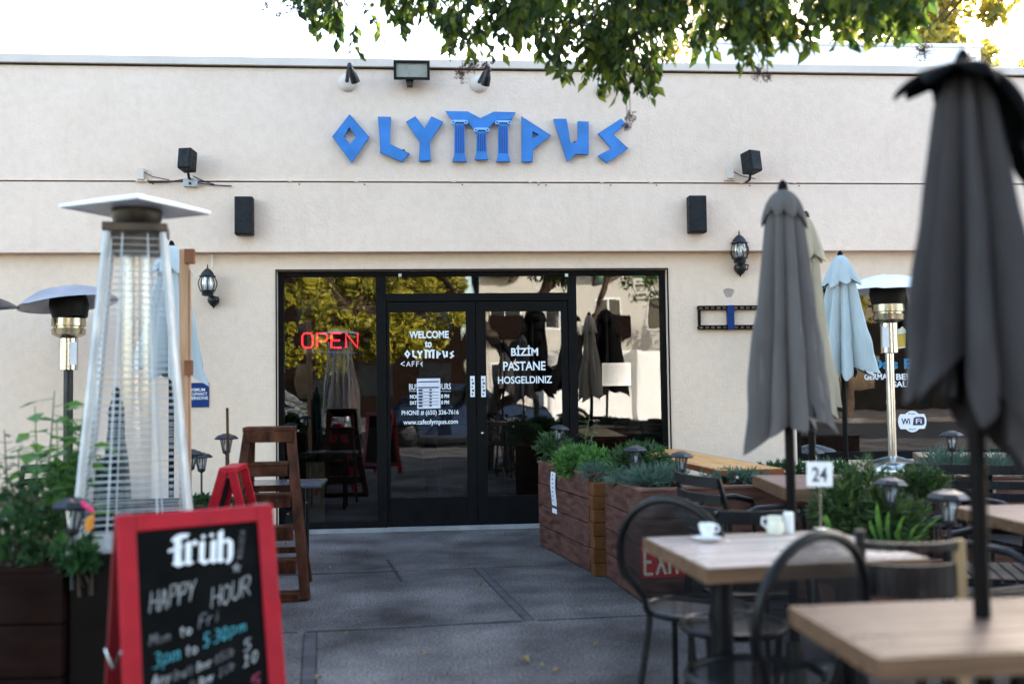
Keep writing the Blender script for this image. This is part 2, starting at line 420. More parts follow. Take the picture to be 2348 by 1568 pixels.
# concrete of the patio: mottled, with fine aggregate and stains
def patio_mat():
    m = mat('patio_concrete', (.078, .069, .066), .8, var=.42, scale=1.5, col2=(.130, .117, .112), bump=.5, bscale=160, detail=12)
    t = m.node_tree; b = t.nodes['Principled BSDF']
    src = b.inputs['Base Color'].links[0].from_socket
    n = t.nodes.new('ShaderNodeTexNoise'); n.inputs['Scale'].default_value = 75; n.inputs['Detail'].default_value = 6
    tc = t.nodes.new('ShaderNodeTexCoord'); t.links.new(tc.outputs['Object'], n.inputs['Vector'])
    cr = t.nodes.new('ShaderNodeValToRGB')
    cr.color_ramp.elements[0].position = .36; cr.color_ramp.elements[0].color = (.45, .45, .46, 1)
    cr.color_ramp.elements[1].position = .68; cr.color_ramp.elements[1].color = (1.75, 1.7, 1.68, 1)
    mx = t.nodes.new('ShaderNodeMix'); mx.data_type = 'RGBA'; mx.blend_type = 'MULTIPLY'; mx.inputs['Factor'].default_value = 1
    t.links.new(n.outputs['Fac'], cr.inputs[0]); t.links.new(src, mx.inputs['A']); t.links.new(cr.outputs[0], mx.inputs['B'])
    src = mx.outputs['Result']
    # gum spots and darker worn stains
    for kind_ in (0, 1):
        if kind_ == 0:
            v = t.nodes.new('ShaderNodeTexVoronoi'); v.inputs['Scale'].default_value = 5.5; sig = v.outputs['Distance']; p0, p1, dark = .06, .085, .55
        else:
            v = t.nodes.new('ShaderNodeTexNoise'); v.inputs['Scale'].default_value = .8; v.inputs['Detail'].default_value = 9; v.inputs['Roughness'].default_value = .65; sig = v.outputs['Fac']; p0, p1, dark = .38, .55, .66
        t.links.new(tc.outputs['Object'], v.inputs['Vector'])
        c2 = t.nodes.new('ShaderNodeValToRGB'); c2.color_ramp.elements[0].position = p0; c2.color_ramp.elements[0].color = (dark, dark, dark, 1)
        c2.color_ramp.elements[1].position = p1; c2.color_ramp.elements[1].color = (1, 1, 1, 1)
        m2 = t.nodes.new('ShaderNodeMix'); m2.data_type = 'RGBA'; m2.blend_type = 'MULTIPLY'; m2.inputs['Factor'].default_value = 1
        t.links.new(sig, c2.inputs[0]); t.links.new(src, m2.inputs['A']); t.links.new(c2.outputs[0], m2.inputs['B']); src = m2.outputs['Result']
    t.links.new(src, b.inputs['Base Color'])
    return m
M_patio = patio_mat()
M_joint_l = mat('joint_smooth', (.070, .064, .067), .7, var=.2, scale=6)
M_joint_d = mat('joint_gap', (.036, .034, .036), .9, var=.3, scale=6)
M_sill_c = mat('concrete_sill', (.27, .265, .26), .7, var=.2, scale=5)

# ------------------------------------------------------------------ ground
mb = MB(); mb.box(-300, 300, -300, 300, -.3, -.15); mb.build('ground', M_asphalt, kind='structure')
mb = MB(); mb.box(-30, 30, -3.2, 30, -.149, 0); mb.build('patio_pavement', M_patio, kind='structure')
mb = MB(); mb.box(-60, 60, -24, -15.5, -.149, 0); mb.build('far_pavement', M_patio, kind='structure')
def strip(mb, p, q, wd, z0, z1):
    p, q = V(p), V(q); d = (q-p).normalized(); n = V((-d.y, d.x, 0))*wd/2
    a = [p-n, q-n, q+n, p+n]
    for k in a: k.z = z0
    mb.prism([a], (0, 0, z1-z0))
jl, jd = MB(), MB()
def joint(p, q, wide=.05):
    p, q = V((*p, 0)), V((*q, 0)); d = (q-p).normalized(); n = V((-d.y, d.x, 0))
    strip(jl, p, q, wide, -.01, .003)
    for s in (-1, 1):
        strip(jd, p+n*s*(wide/2+.004), q+n*s*(wide/2+.004), .009, -.01, .0025)
joint((.331, 7.13), (.539, 5.48), .045)
joint((-.627, 5.353), (-.40, 3.2), .055)
strip(jd, (-.316, 7.543, 0), (-.19, 6.72, 0), .022, -.01, .003)
strip(jd, (-4, 5.33, 0), (-.70, 5.385, 0), .012, -.01, .003)
strip(jd, (-.66, 5.385, 0), (.50, 5.46, 0), .012, -.01, .003)
strip(jd, (.58, 5.47, 0), (3.5, 5.6, 0), .012, -.01, .003)
strip(jl, (-.66, 5.405, 0), (.5, 5.482, 0), .03, -.01, .0022)
strip(jd, (-4, 6.95, 0), (-.22, 7.055, 0), .014, -.01, .003)
strip(jl, (-4, 6.99, 0), (-.25, 7.10, 0), .03, -.01, .0022)
strip(jl, (-.18, 7.07, 0), (1.0, 7.13, 0), .02, -.01, .0022)
strip(jl, (-4, 3.18, 0), (3, 3.26, 0), .05, -.01, .0022)
jl.build('pavement_joint', M_joint_l, kind='structure'); jd.build('pavement_groove', M_joint_d, kind='structure')

# ------------------------------------------------------------------ the cafe building
FY = 8.90      # fascia face
WY = 9.00      # lower wall face
SY = 9.06      # storefront frame face
bld = thing('cafe_building', 'low beige stucco cafe building with black glazed storefront and flat parapet', 'building', (0, 9.0, 0))
SX0, SX1, SZ1 = -1.335, 2.205, 2.335
WX0, WX1, WZ0, WZ1 = 3.40, 6.10, .545, 2.19
mb = MB()
mb.box(-9, SX0, WY, 9.3, 0, 2.49)
mb.box(SX0, SX1, WY, 9.3, SZ1, 2.49)
mb.box(SX1, WX0, WY, 9.3, 0, 2.49)
mb.box(WX0, WX1, WY, 9.3, 0, WZ0); mb.box(WX0, WX1, WY, 9.3, WZ1, 2.49)
mb.box(WX1, 11, WY, 9.3, 0, 2.49)
mb.box(-9, -8.7, 9.3, 18, 0, 4.1); mb.box(10.7, 11, 9.3, 18, 0, 4.1); mb.box(-8.7, 10.7, 17.7, 18, 0, 4.1)
mb.build('wall', M_wall_low, bld)
mb = MB()
mb.box(-9, 11, FY, 9.3, 2.491, 3.112)
mb.build('fascia', M_wall, bld, bevel=.006)
mb = MB()
mb.box(-9, 11, FY+.03, 9.3, 3.113, 3.122)
mb.m = 1; mb.box(-9, 11, FY+.006, 9.3, 3.1225, 4.14)
mb.box(-9, 11, FY-.006, FY+.005, 3.123, 3.131)
for x in (-2.45, -1.2, -.62, .25, .94, 1.02, 1.6, 2.05, 2.9, 3.4):       # drips and nail heads along the seam
    mb.m = 1; mb.obox((x, FY-.004, 3.126), (.035, .018, .022))
    mb.m = 2; mb.obox((x+.06+.02*math.sin(x*9), FY-.002, 3.095), (.012, .012, .010))
mb.build('upper_wall', [M_black, M_wall, M_bark], bld, bevel=.002)
mb = MB()
mb.box(-9.05, 11.05, FY-.035, 9.4, 4.152, 4.226)
mb.m = 1; mb.box(-9, 11, FY-.012, 9.3, 4.1405, 4.1515)  # dark strip paints the shadow line under the coping
mb.build('parapet_coping', [M_coping, M_bark], bld, bevel=.012)
mb = MB(); mb.box(-8.7, 10.7, 9.31, 17.69, 3.9, 4.0); mb.build('roof', M_sill_c, bld)
# inside: a dark room
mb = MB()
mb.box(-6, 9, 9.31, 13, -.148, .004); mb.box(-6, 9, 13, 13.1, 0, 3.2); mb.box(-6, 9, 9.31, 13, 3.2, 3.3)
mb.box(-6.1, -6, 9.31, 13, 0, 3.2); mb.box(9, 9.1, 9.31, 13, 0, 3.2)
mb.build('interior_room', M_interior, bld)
mb = MB()
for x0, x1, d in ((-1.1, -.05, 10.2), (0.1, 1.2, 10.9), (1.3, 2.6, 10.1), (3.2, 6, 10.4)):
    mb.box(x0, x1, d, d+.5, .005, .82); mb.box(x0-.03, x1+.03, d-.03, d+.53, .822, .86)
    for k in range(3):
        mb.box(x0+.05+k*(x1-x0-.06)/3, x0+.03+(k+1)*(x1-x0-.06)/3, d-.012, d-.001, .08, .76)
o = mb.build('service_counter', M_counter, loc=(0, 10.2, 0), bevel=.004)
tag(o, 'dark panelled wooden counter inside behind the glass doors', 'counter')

# storefront frame, panes and doors
def fx(px, py=900): return at(px, py, y=SY).x
def fz(py, px=1088): return at(px, py, y=SY).z
sf = MB()
SYB = SY+.07
zt0, zt1 = 2.29, SZ1
zb = .055
xs = dict(l0=SX0, l1=SX0+.05, a0=fx(862, 700), a1=fx(885, 700), b0=fx(1303, 700), b1=fx(1322, 700), r0=SX1-.05, r1=SX1)
sf.box(xs['l0'], xs['l1'], SY, SYB, 0.002, SZ1-.002); sf.box(xs['r0'], xs['r1'], SY, SYB, .002, SZ1-.002)
sf.box(xs['l1'], xs['r0'], SY+.002, SYB, zt0, SZ1-.002)
sf.box(xs['a0'], xs['a1'], SY-.002, SYB, .002, zt0); sf.box(xs['b0'], xs['b1'], SY-.002, SYB, .002, zt0)
sf.box(xs['l1'], xs['a0'], SY+.002, SYB, .03, .085); sf.box(xs['b1'], xs['r0'], SY+.002, SYB, .03, .085)
zth = fz(672); ztl = fz(690)
sf.box(xs['a1'], xs['b0'], SY+.002, SYB, ztl, zth)
sf.build('storefront_frame', M_frame, bld, bevel=.003)
mb = MB(); mb.box(SX0, SX1, SY-.08, SYB, .001, .0295)
mb.build('door_sill', M_sill_c, bld)
mb = MB(); mb.box(SX0-.012, SX0-.001, WY-.01, SYB, .0, SZ1); mb.box(SX1+.001, SX1+.012, WY-.01, SYB, 0, SZ1); mb.box(SX0-.012, SX1+.012, WY-.01, SYB, SZ1+.001, SZ1+.012)
mb.build('storefront_trim', M_frame, bld)
def pane(name, x0, x1, z0, z1, par, y=SY+.03):
    m = MB(); m.box(x0, x1, y, y+.006, z0, z1); return m.build(name, M_glass, par)
pane('window_pane', xs['l1']+.001, xs['a0']-.001, .086, zt0-.001, bld)
pane('window_pane', xs['b1']+.001, xs['r0']-.001, .086, zt0-.001, bld)
pane('transom_pane', xs['a1']+.001, xs['b0']-.001, zth+.001, zt0-.001, bld)
for px in (917, 1299):
    mb = MB(); p = at(px, 631, y=SY-.004); mb.obox(p, (.028, .01, .028)); mb.build('frame_sensor', M_decal, bld)
def door(x0, x1, gx0, gx1, plate, flip):
    m = MB()
    zt, z0 = ztl-.006, .034
    gt, gb = fz(714), fz(1138)
    m.box(x0, gx0, SY+.006, SY+.055, z0, zt); m.box(gx1, x1, SY+.006, SY+.055, z0, zt)
    m.box(gx0, gx1, SY+.008, SY+.053, gt, zt); m.box(gx0, gx1, SY+.008, SY+.053, z0, gb)
    d = m.build('door', M_frame, bld, bevel=.003)
    pane('door_glass', gx0+.001, gx1-.001, gb+.001, gt-.001, d, SY+.028)
    m = MB(); a = at(plate[0], 862, y=SY); b = at(plate[1], 910, y=SY)
    m.box(a.x, b.x, SY-.002, SY+.005, b.z, a.z)
    h = m.build('push_plate', M_decal, d, bevel=.001)
    m = MB()
    n = 5
    for k in range(n):
        zc = b.z + (a.z-b.z)*(.14+.17*k)
        m.obox(((a.x+b.x)/2+(.004 if k % 2 else -.003), SY-.0045, zc), (.018 if k % 2 else .010, .003, .018))
    m.build('plate_lettering', M_ink, h)
    return d
xm = (fx(1087, 900)+fx(1098, 900))/2
d1 = door(xs['a1']+.005, xm-.003, fx(894, 900), fx(1070, 900), (1078, 1089), 1)
d2 = door(xm+.003, xs['b0']-.005, fx(1116, 900), fx(1290, 900), (1103, 1114), -1)
mb = MB(); c = at(1106, 993, y=SY); mb.lathe((c.x, SY+.005, c.z), [(.011, 0), (.011, .008), (.006, .01)], 12, RX(PI/2)); mb.build('key_cylinder', M_steel, d2)

# the blue letters: outlines in a drawing space, shared by the sign on the wall and the vinyl on the door
LET = {
 'O': [[(525,615),(628,735),(535,875),(432,735)], [(522,685),(560,735),(527,775),(495,735)]],
 'L': [[(678,630),(745,630),(740,775),(845,825),(805,868),(690,818),(686,740)]],
 'Y': [[(830,655),(878,628),(928,692),(965,628),(1025,655),(957,760),(960,862),(898,864),(903,765)]],
 'P': [[(1450,628),(1606,728),(1510,805),(1508,868),(1452,868)], [(1508,705),(1508,745),(1542,724)]],
 'U': [[(1622,640),(1690,640),(1714,770),(1742,766),(1754,745),(1752,653),(1810,655),(1810,830),(1742,827),(1700,868),(1690,850)]],
 'S': [[(1985,640),(2010,668),(1938,722),(2022,798),(1910,873),(1862,838),(1938,798),(1862,718)]],
}
MTOP = [[(1042,600),(1160,602),(1228,637),(1300,603),(1416,605),(1393,642),(1312,646),(1268,690),(1192,690),(1150,648),(1078,645)]]
def zp(x, y): return ((600+x/2.2577)*.963, y/2.2577*.963)
def zat(x, y, Y): return at(*zp(x, y), y=Y)
sign = thing('wall_sign', 'blue cut-out letters spelling the cafe name high on the beige wall', 'sign', zat(1230, 865, FY))
LY = FY-.045
for k, loops in LET.items():
    mb = MB(); mb.prism([[zat(x, y, LY) for x, y in l] for l in loops], (0, .035, 0))
    mb.m = 1
    for x, y in (loops[0][0], loops[0][3]):                      # stand-off pins to the wall
        c = zat(sum(p[0] for p in loops[0])/len(loops[0]), sum(p[1] for p in loops[0])/len(loops[0]), LY)
        p = zat(x, y, LY)*.7 + c*.3
        mb.box(p.x-.01, p.x+.01, LY+.036, FY+.01, p.z-.01, p.z+.01)
    mb.build('letter', [M_blue, M_black], sign, bevel=.003)
mb = MB(); mb.prism([[zat(x, y, LY) for x, y in l] for l in MTOP], (0, .03, 0))
mb.box(zat(1060, 620, LY).x, zat(1080, 620, LY).x, LY+.03, FY+.01, zat(1070, 625, LY).z, zat(1070, 615, LY).z)
mletter = mb.build('letter', M_blue, sign, bevel=.003)
for x0, x1, yt, ybm in ((1080, 1152, 643, 867), (1200, 1268, 685, 857), (1316, 1386, 645, 868)):
    mb = MB()
    cx = (x0+x1)/2; hw = (x1-x0)/2*.80
    def Q(x, y, Y=LY-.012): return zat(x, y, Y)
    mb.prism([[Q(cx-hw*.9, yt+20), Q(cx+hw*.9, yt+20), Q(cx+hw, ybm-36), Q(cx+hw*1.35, ybm), Q(cx-hw*1.35, ybm), Q(cx-hw, ybm-36)]], (0, .045, 0))
    mb.m = 1
    for k in range(4):                                           # flutes
        xx = cx + (k-1.5)*hw*.42
        mb.prism([[Q(xx-3.2, yt+34, LY-.0145), Q(xx+3.2, yt+34, LY-.0145), Q(xx+3.2, ybm-44, LY-.0145), Q(xx-3.2, ybm-44, LY-.0145)]], (0, .002, 0))
    mb.m = 2
    a, b = Q(cx-hw*1.15, yt+2, LY-.022), Q(cx+hw*1.15, yt+14, LY-.022)
    mb.box(a.x, b.x, LY-.022, LY+.02, b.z, a.z)
    for s in (-1, 1):
        p = Q(cx+s*hw*1.18, yt+14, LY-.024); p2 = Q(cx+s*hw*1.18+11, yt+14, LY-.024)
        mb.lathe((p.x, LY+.02, p.z), [(p2.x-p.x, 0), (p2.x-p.x, .044)], 14, RX(PI/2))
        mb.m = 1; mb.lathe((p.x, LY-.0235, p.z), [((p2.x-p.x)*.45, 0), ((p2.x-p.x)*.45, .003)], 10, RX(PI/2)); mb.m = 2
    mb.build('column', [M_blue, M_blue_dark, M_blue_pale], mletter)

# white vinyl on the doors (little copies of the same letters), one mesh per line
GY = SY+.024
def vinyl(parent, txt, x0, x1, y0, y1, bold, Y=None, m=None):
    q = MB(); wall_text(q, txt, x0, x1, y0, y1, GY if Y is None else Y, bold); return q.build('lettering', m or M_decal, parent)
vinyl(d1, 'WELCOME', 938, 1029, 759, 776, .035)
vinyl(d1, 'to', 974, 990, 781, 797, .03)
dv = MB()
dx0, dx1, dy0, dy1 = 927, 1042, 801, 822
def dmap(x, y): return at(dx0+(x-432)/(2022-432)*(dx1-dx0), dy0+(y-600)/(875-600)*(dy1-dy0), y=GY)
for k, loops in LET.items():
    dv.prism([[dmap(x, y) for x, y in l] for l in loops], (0, .001, 0))
dv.prism([[dmap(x, y) for x, y in l] for l in MTOP], (0, .001, 0))
for x0, x1, yt, ybm in ((1085, 1150, 646, 867), (1205, 1265, 691, 857), (1320, 1385, 646, 868)):
    dv.prism([[dmap(x0, yt), dmap(x1, yt), dmap(x1, ybm), dmap(x0, ybm)]], (0, .0015, 0))
dv.build('lettering', M_decal, d1)
dv = MB()
def stroke(mb, pts, wd, Y):
    P3 = [at(x, y, y=Y) for x, y in pts]
    for p, q in zip(P3, P3[1:]): mb.bar(p, q, wd, .001, (0, 1, 0))
for s_ in ([(928,829),(919,834),(928,839)], [(932,840),(936.5,829),(941,840)], [(934,836),(939,836)], [(945,840),(945,829),(951,829)], [(945,834),(950,834)],
           [(955,840),(955,829),(961,829)], [(955,834),(960,834)], [(969,829),(964,834),(969,840)], [(964,834),(969,834)]):
    stroke(dv, s_, .007, GY)
dv.build('lettering', M_decal, d1)
vinyl(d1, 'BUSINESS HOURS', 938, 1034, 880, 894, .01)
dv = MB(); a, b = at(938, 897, y=GY), at(1034, 897, y=GY); dv.bar(a, b, .003, .001, (0, 1, 0)); dv.build('underline', M_decal, d1)
vinyl(d1, 'MON-FRI  7AM - 10 PM', 940, 1030, 905, 914, .03)
vinyl(d1, 'SAT-SUN  8AM - 10 PM', 940, 1030, 919, 928, .03)
vinyl(d1, 'PHONE # (650) 336-7616', 921, 1052, 941, 955, .015)
vinyl(d1, 'www.cafeolympus.com', 925, 1050, 962, 977, .015)
vinyl(d2, 'B\u0130Z\u0130M', 1172, 1234, 792, 816, .03)
vinyl(d2, 'PASTANE', 1154, 1251, 829, 850, .02)
vinyl(d2, 'HOSGELDINIZ', 1142, 1266, 863, 880, .02)
# paper notice on the left door
o0 = at(983, 935, y=GY)
pn = thing('paper_notice', 'white printed timetable sheet taped to the left glass door', 'notice', (o0.x, GY-.004, o0.z))
a, b = at(956, 868, y=GY-.004), at(1010, 936, y=GY-.004)
mb = MB(); mb.box(a.x, b.x, GY-.006, GY-.003, b.z, a.z); mb.build('sheet', M_paper, pn)
mb = MB()
def ink(x0, x1, y0, y1):
    p, q = at(x0, y0, y=GY-.007), at(x1, y1, y=GY-.007); mb.box(p.x, q.x, GY-.0075, GY-.0065, q.z, p.z)
ink(959, 1006, 874, 876); ink(959, 1006, 887, 889.5)
for k in range(6):
    ink(959.5, 969, 892+k*7.2, 897+k*7.2); ink(985, 990, 891.5+k*7.2, 895.5+k*7.2)
ink(970, 970.6, 890, 934); ink(984, 984.6, 890, 934)
for k in range(5): ink(971, 1006, 898.4+k*7.2, 899+k*7.2)
mb.build('print', M_ink, pn)
# grey paper on the right window pane
a, b = at(1380, 832, y=GY), at(1447, 884, y=GY)
mb = MB(); mb.box(a.x, b.x, GY-.002, GY+.001, b.z, a.z)
tag(mb.build('paper_sheet', M_frost, loc=(a.x, GY, b.z)), 'blank translucent grey sheet stuck on the right storefront window', 'paper')
# neon sign behind the left pane
nY = 9.24
nt_ = thing('neon_sign', 'glowing red OPEN sign hanging inside the left storefront window', 'neon sign', at(755, 800, y=nY))
mb = MB()
vs, fs = [], []
def neon_letter(x0, x1, pts):
    y0, y1 = 764, 797
    P3 = [at(x0+(x1-x0)*u, y1-(y1-y0)*v, y=nY) for u, v in pts]
    mb.tube(P3, .0095, 6)
neon_letter(693, 717, [(.2,0),(.8,0),(1,.2),(1,.8),(.8,1),(.2,1),(0,.8),(0,.2),(.2,0)])
neon_letter(727, 750, [(0,0),(0,1),(.8,1),(1,.85),(1,.6),(.8,.45),(0,.45)])
neon_letter(760, 783, [(1,0),(0,0),(0,1),(1,1)]); neon_letter(760, 783, [(0,.5),(.85,.5)])
neon_letter(793, 820, [(0,0),(0,1),(1,0),(1,1)])
mb.build('tube_lettering', M_neon, nt_)
mb = MB(); mb.tube([at(697, 806, y=nY), at(818, 809, y=nY)], .006, 6); mb.build('underline_tube', M_neon_blue, nt_)
mb = MB(); a, b = at(685, 757, y=nY+.03), at(828, 814, y=nY+.03); mb.box(a.x, b.x, nY+.03, nY+.045, b.z, a.z)
for px in (700, 815):
    p = at(px, 757, y=nY+.04); mb.tube([p, p+V((0, 0, .55))], .002, 4)
mb.build('backing', M_black, nt_)
# sheet of cardboard inside
a, b = at(703, 1062, y=9.35), at(742, 1200, y=9.35)
mb = MB(); mb.obox(((a.x+b.x)/2, 9.36, (a.z)/2+.01), (b.x-a.x+.02, .02, a.z), RX(-.06))
tag(mb.build('cardboard_sheet', M_card, loc=((a.x+b.x)/2, 9.36, 0)), 'tall tan cardboard sheet leaning inside the left window', 'cardboard')

# right hand window of the building
rw = MB(); y0 = WY+.05
rw.box(WX0, WX0+.06, y0, y0+.08, WZ0+.002, WZ1-.002); rw.box(WX1-.06, WX1, y0, y0+.08, WZ0+.002, WZ1-.002)
rw.box(WX0+.06, WX1-.06, y0+.002, y0+.08, WZ1-.07, WZ1-.002); rw.box(WX0+.06, WX1-.06, y0+.002, y0+.08, WZ0+.002, WZ0+.075)
rwo = rw.build('window_frame', M_frame, bld, bevel=.003)
mb = MB(); mb.box(WX0+.061, WX1-.061, y0+.03, y0+.036, WZ0+.076, WZ1-.071); rp = mb.build('window_pane', M_glass, bld)
DY = y0+.026
vinyl(rp, 'Das Bier', 1994, 2145, 823, 847, .035, DY, M_bluetext)
vinyl(rp, 'GERMAN', 1982, 2046, 857, 871, .03, DY)
vinyl(rp, 'BEER &', 2055, 2124, 857, 871, .03, DY)
vinyl(rp, 'SAUSAGE', 2047, 2132, 874, 888, .03, DY)
def mug(cx, flip):
    m = MB()
    def q(x, y): return at(cx+x, y, y=DY)
    m.prism([[q(-9, 797), q(9, 793), q(10, 766), q(-8, 768)]], (0, .001, 0))
    hs = -1 if not flip else 1
    m.tube([q(hs*8, 775), q(hs*16, 776), q(hs*15, 790), q(hs*8, 793)], .006, 5)
    m.m = 1
    m.prism([[q(-9, 767), q(10, 765), q(11, 757), q(6, 752), q(2, 748), q(-3, 753), q(-9, 755)]], (0, .001, 0))
    m.prism([[q(-9.5, 800), q(9.5, 796.5), q(9, 793), q(-9, 797)]], (0, .001, 0))
    m.build('mug_picture', [M_beer, M_foam], rp)
mug(2067, False); mug(2094, True)
mb = MB()
c = at(2092, 966, y=DY)
kx = (at(2124, 966, y=DY).x - at(2059, 966, y=DY).x)/2; kz = (at(2092, 941, y=DY).z - at(2092, 990, y=DY).z)/2
def blob(r=1.0):
    pts = []
    for i in range(64):
        a = 2*PI*i/64
        rx = max(.52/max(abs(math.cos(a)), .01)*0+1, 0)
        x, z = kx*math.cos(a), kz*math.sin(a)
        # wide lobe in the middle, narrow bumps above and below
        z2 = max(-.70*kz, min(.70*kz, z*1.3))
        if abs(x) < kx*.62: z2 = math.copysign(max(abs(z2), kz*math.sqrt(max(0, 1-(x/(kx*.64))**2))), z)
        pts.append(V((c.x+x*r, DY-.0005, c.z+z2*r)))
    return pts
mb.prism([blob()], (0, .001, 0))
wf = mb.build('wifi_sticker', M_decal, rp)
mb = MB()
put_text(mb, 'Wi', (c.x-kx*.78, DY-.0015, c.z-kz*.26), (1, 0, 0), (0, 0, 1), kx*.62, kz*.56, .03)
put_text(mb, 'Free', (c.x-kx*.28, DY-.0015, c.z+kz*.66), (1, 0, 0), (0, 0, 1), kx*.5, kz*.16, .01)
put_text(mb, 'SPOT', (c.x-kx*.26, DY-.0015, c.z-kz*.82), (1, 0, 0), (0, 0, 1), kx*.5, kz*.16, .01)
pts = []
for (x0, x1, z0, z1) in ((.04, .86, -.36, .42),):
    for qx, qz, a0 in ((x1-.2, z0+.2, -PI/2), (x1-.2, z1-.2, 0), (x0+.25, z1-.2, PI/2)):
        for k in range(6):
            a = a0+PI/2*k/5; pts.append(V((c.x+kx*(qx+.2*math.cos(a)), DY-.0015, c.z+kz*(qz+.2*math.sin(a)))))
    pts.append(V((c.x+kx*(x0-.02), DY-.0015, c.z+kz*z0)))
mb.prism([pts], (0, .0005, 0))
mb.m = 1; put_text(mb, 'Fi', (c.x+kx*.24, DY-.0025, c.z-kz*.20), (1, 0, 0), (0, 0, 1), kx*.42, kz*.46, .015)
mb.build('sticker_lettering', [M_ink, M_decal], wf)

# white parapet of the roof behind, right
mb = MB()
a, b = at(1600, 99, y=16.5), at(2236, 112, y=16.5)
mb.box(a.x, b.x+.1, 16.5, 16.9, 4.001, (a.z+b.z)/2)
mb.m = 1; mb.box(a.x-.03, b.x+.13, 16.44, 16.95, (a.z+b.z)/2+.001, (a.z+b.z)/2+.05)
tag(mb.build('rooftop_screen', [M_white, M_decal], loc=(a.x, 16.5, 4.0), bevel=.01), 'long white parapet screen on the roof behind the coping', 'roof wall')
mb = MB()
for yy in (133, 150):
    mb.tube([at(2206, yy-2, y=12), at(2240, yy+1, y=12)], .012, 6)
p = at(2238, 120, y=12); mb.tube([p, V((p.x, 12, 4.0))], .016, 6)
p = at(2206, 128, y=12); mb.tube([p, V((p.x, 12, 4.0))], .012, 6)
tag(mb.build('roof_antenna', M_steel, loc=(p.x, 12, 4.0)), 'thin metal rack of rods on the roof at far right', 'antenna')
mb = MB()
mb.tube([at(x, y, y=FY-.03) for x, y in ((2170, 156), (2174, 150), (2183, 150), (2188, 156), (2192, 166), (2197, 180), (2206, 186))], .006, 6)
tag(mb.build('hanging_cable', M_grill, loc=at(2206, 186, y=FY-.03)), 'curled grey cable hooked over the parapet at right', 'cable')

# ------------------------------------------------------------------ things on the wall
# flood light
p = at(944, 160, y=FY-.16)
fl = thing('flood_light', 'wide rectangular floodlight with pale glass under the parapet coping', 'floodlight', (p.x, FY, p.z))
tilt = RX(math.radians(12))
mb = MB(); wdt = (at(986, 160, y=FY-.16).x-at(903, 160, y=FY-.16).x); hgt = at(944, 139, y=FY-.16).z-at(944, 181, y=FY-.16).z
c = V((p.x, FY-.14, p.z))
def ring(mb, c, w_, h_, t, d, rot):
    for sx, sz, wx, wz in ((0, h_/2-t/2, w_, t), (0, -h_/2+t/2, w_, t), (-w_/2+t/2, 0, t, h_-2*t), (w_/2-t/2, 0, t, h_-2*t)):
        mb.obox(c + rot @ V((sx, 0, sz)), (wx, d, wz), rot)
ring(mb, c, wdt, hgt, .022, .05, tilt)
mb.obox(c + tilt @ V((0, .05, 0)), (wdt*.94, .05, hgt*.92), tilt)
mb.build('housing', M_slat, fl, bevel=.003)
mb = MB(); mb.obox(c + tilt @ V((0, -.005, 0)), (wdt-.046, .006, hgt-.046), tilt)
mb.build('glass', mat('flood_glass', (.33, .33, .29), .3, var=.1, scale=4), fl)
mb = MB(); mb.bar((p.x-.02, FY+.01, p.z-hgt*.56), (p.x-.02, FY-.12, p.z-hgt*.52), .05, .04); mb.lathe((p.x-.02, FY-.09, p.z-hgt*.66), [(.03, 0), (.035, .03), (.02, .06)], 12)
mb.build('bracket', M_black, fl)
# three spotlights
def spot(px, py, hx, hy, bx, by, label):
    b_ = at(px, py, y=FY)
    r = thing('spot_light', label, 'spotlight', b_, 0, 'spotlights above the blue letters')
    m = MB(); m.lathe((b_.x, FY+.003, b_.z), [(.082, 0), (.080, .015), (.060, .035), (.02, .045)], 24, RX(PI/2)); m.build('base_plate', M_coping, r)
    k = at(hx, hy, y=FY-.30); m = MB()
    m.tube([b_+V((0, -.03, 0)), (b_+k)/2+V((0, -.03, .02)), k], .017, 8); m.lathe(k-V((0, 0, .02)), [(.02, 0), (.025, .02), (.018, .045)], 10); m.build('arm', M_lamp, r)
    e = at(bx, by, y=FY-.22); d = (e-k).normalized(); R_ = d.to_track_quat('Z', 'Y').to_matrix()
    L = (e-k).length
    m = MB(); m.lathe(k+d*.005, [(.015, 0), (.028, L*.3), (.030, L*.35), (.036, L*.5), (.040, L), (.034, L+.002)], 14, R_); m.build('lamp_head', M_lamp, r)
spot(796, 190, 802, 152, 815, 188, 'black spotlight on round white base left of the floodlight')
spot(1098, 192, 1120, 160, 1113, 194, 'black spotlight on round white base right of the floodlight')
spot(1383, 204, 1427, 163, 1424, 196, 'black spotlight on white base half hidden by hanging leaves')
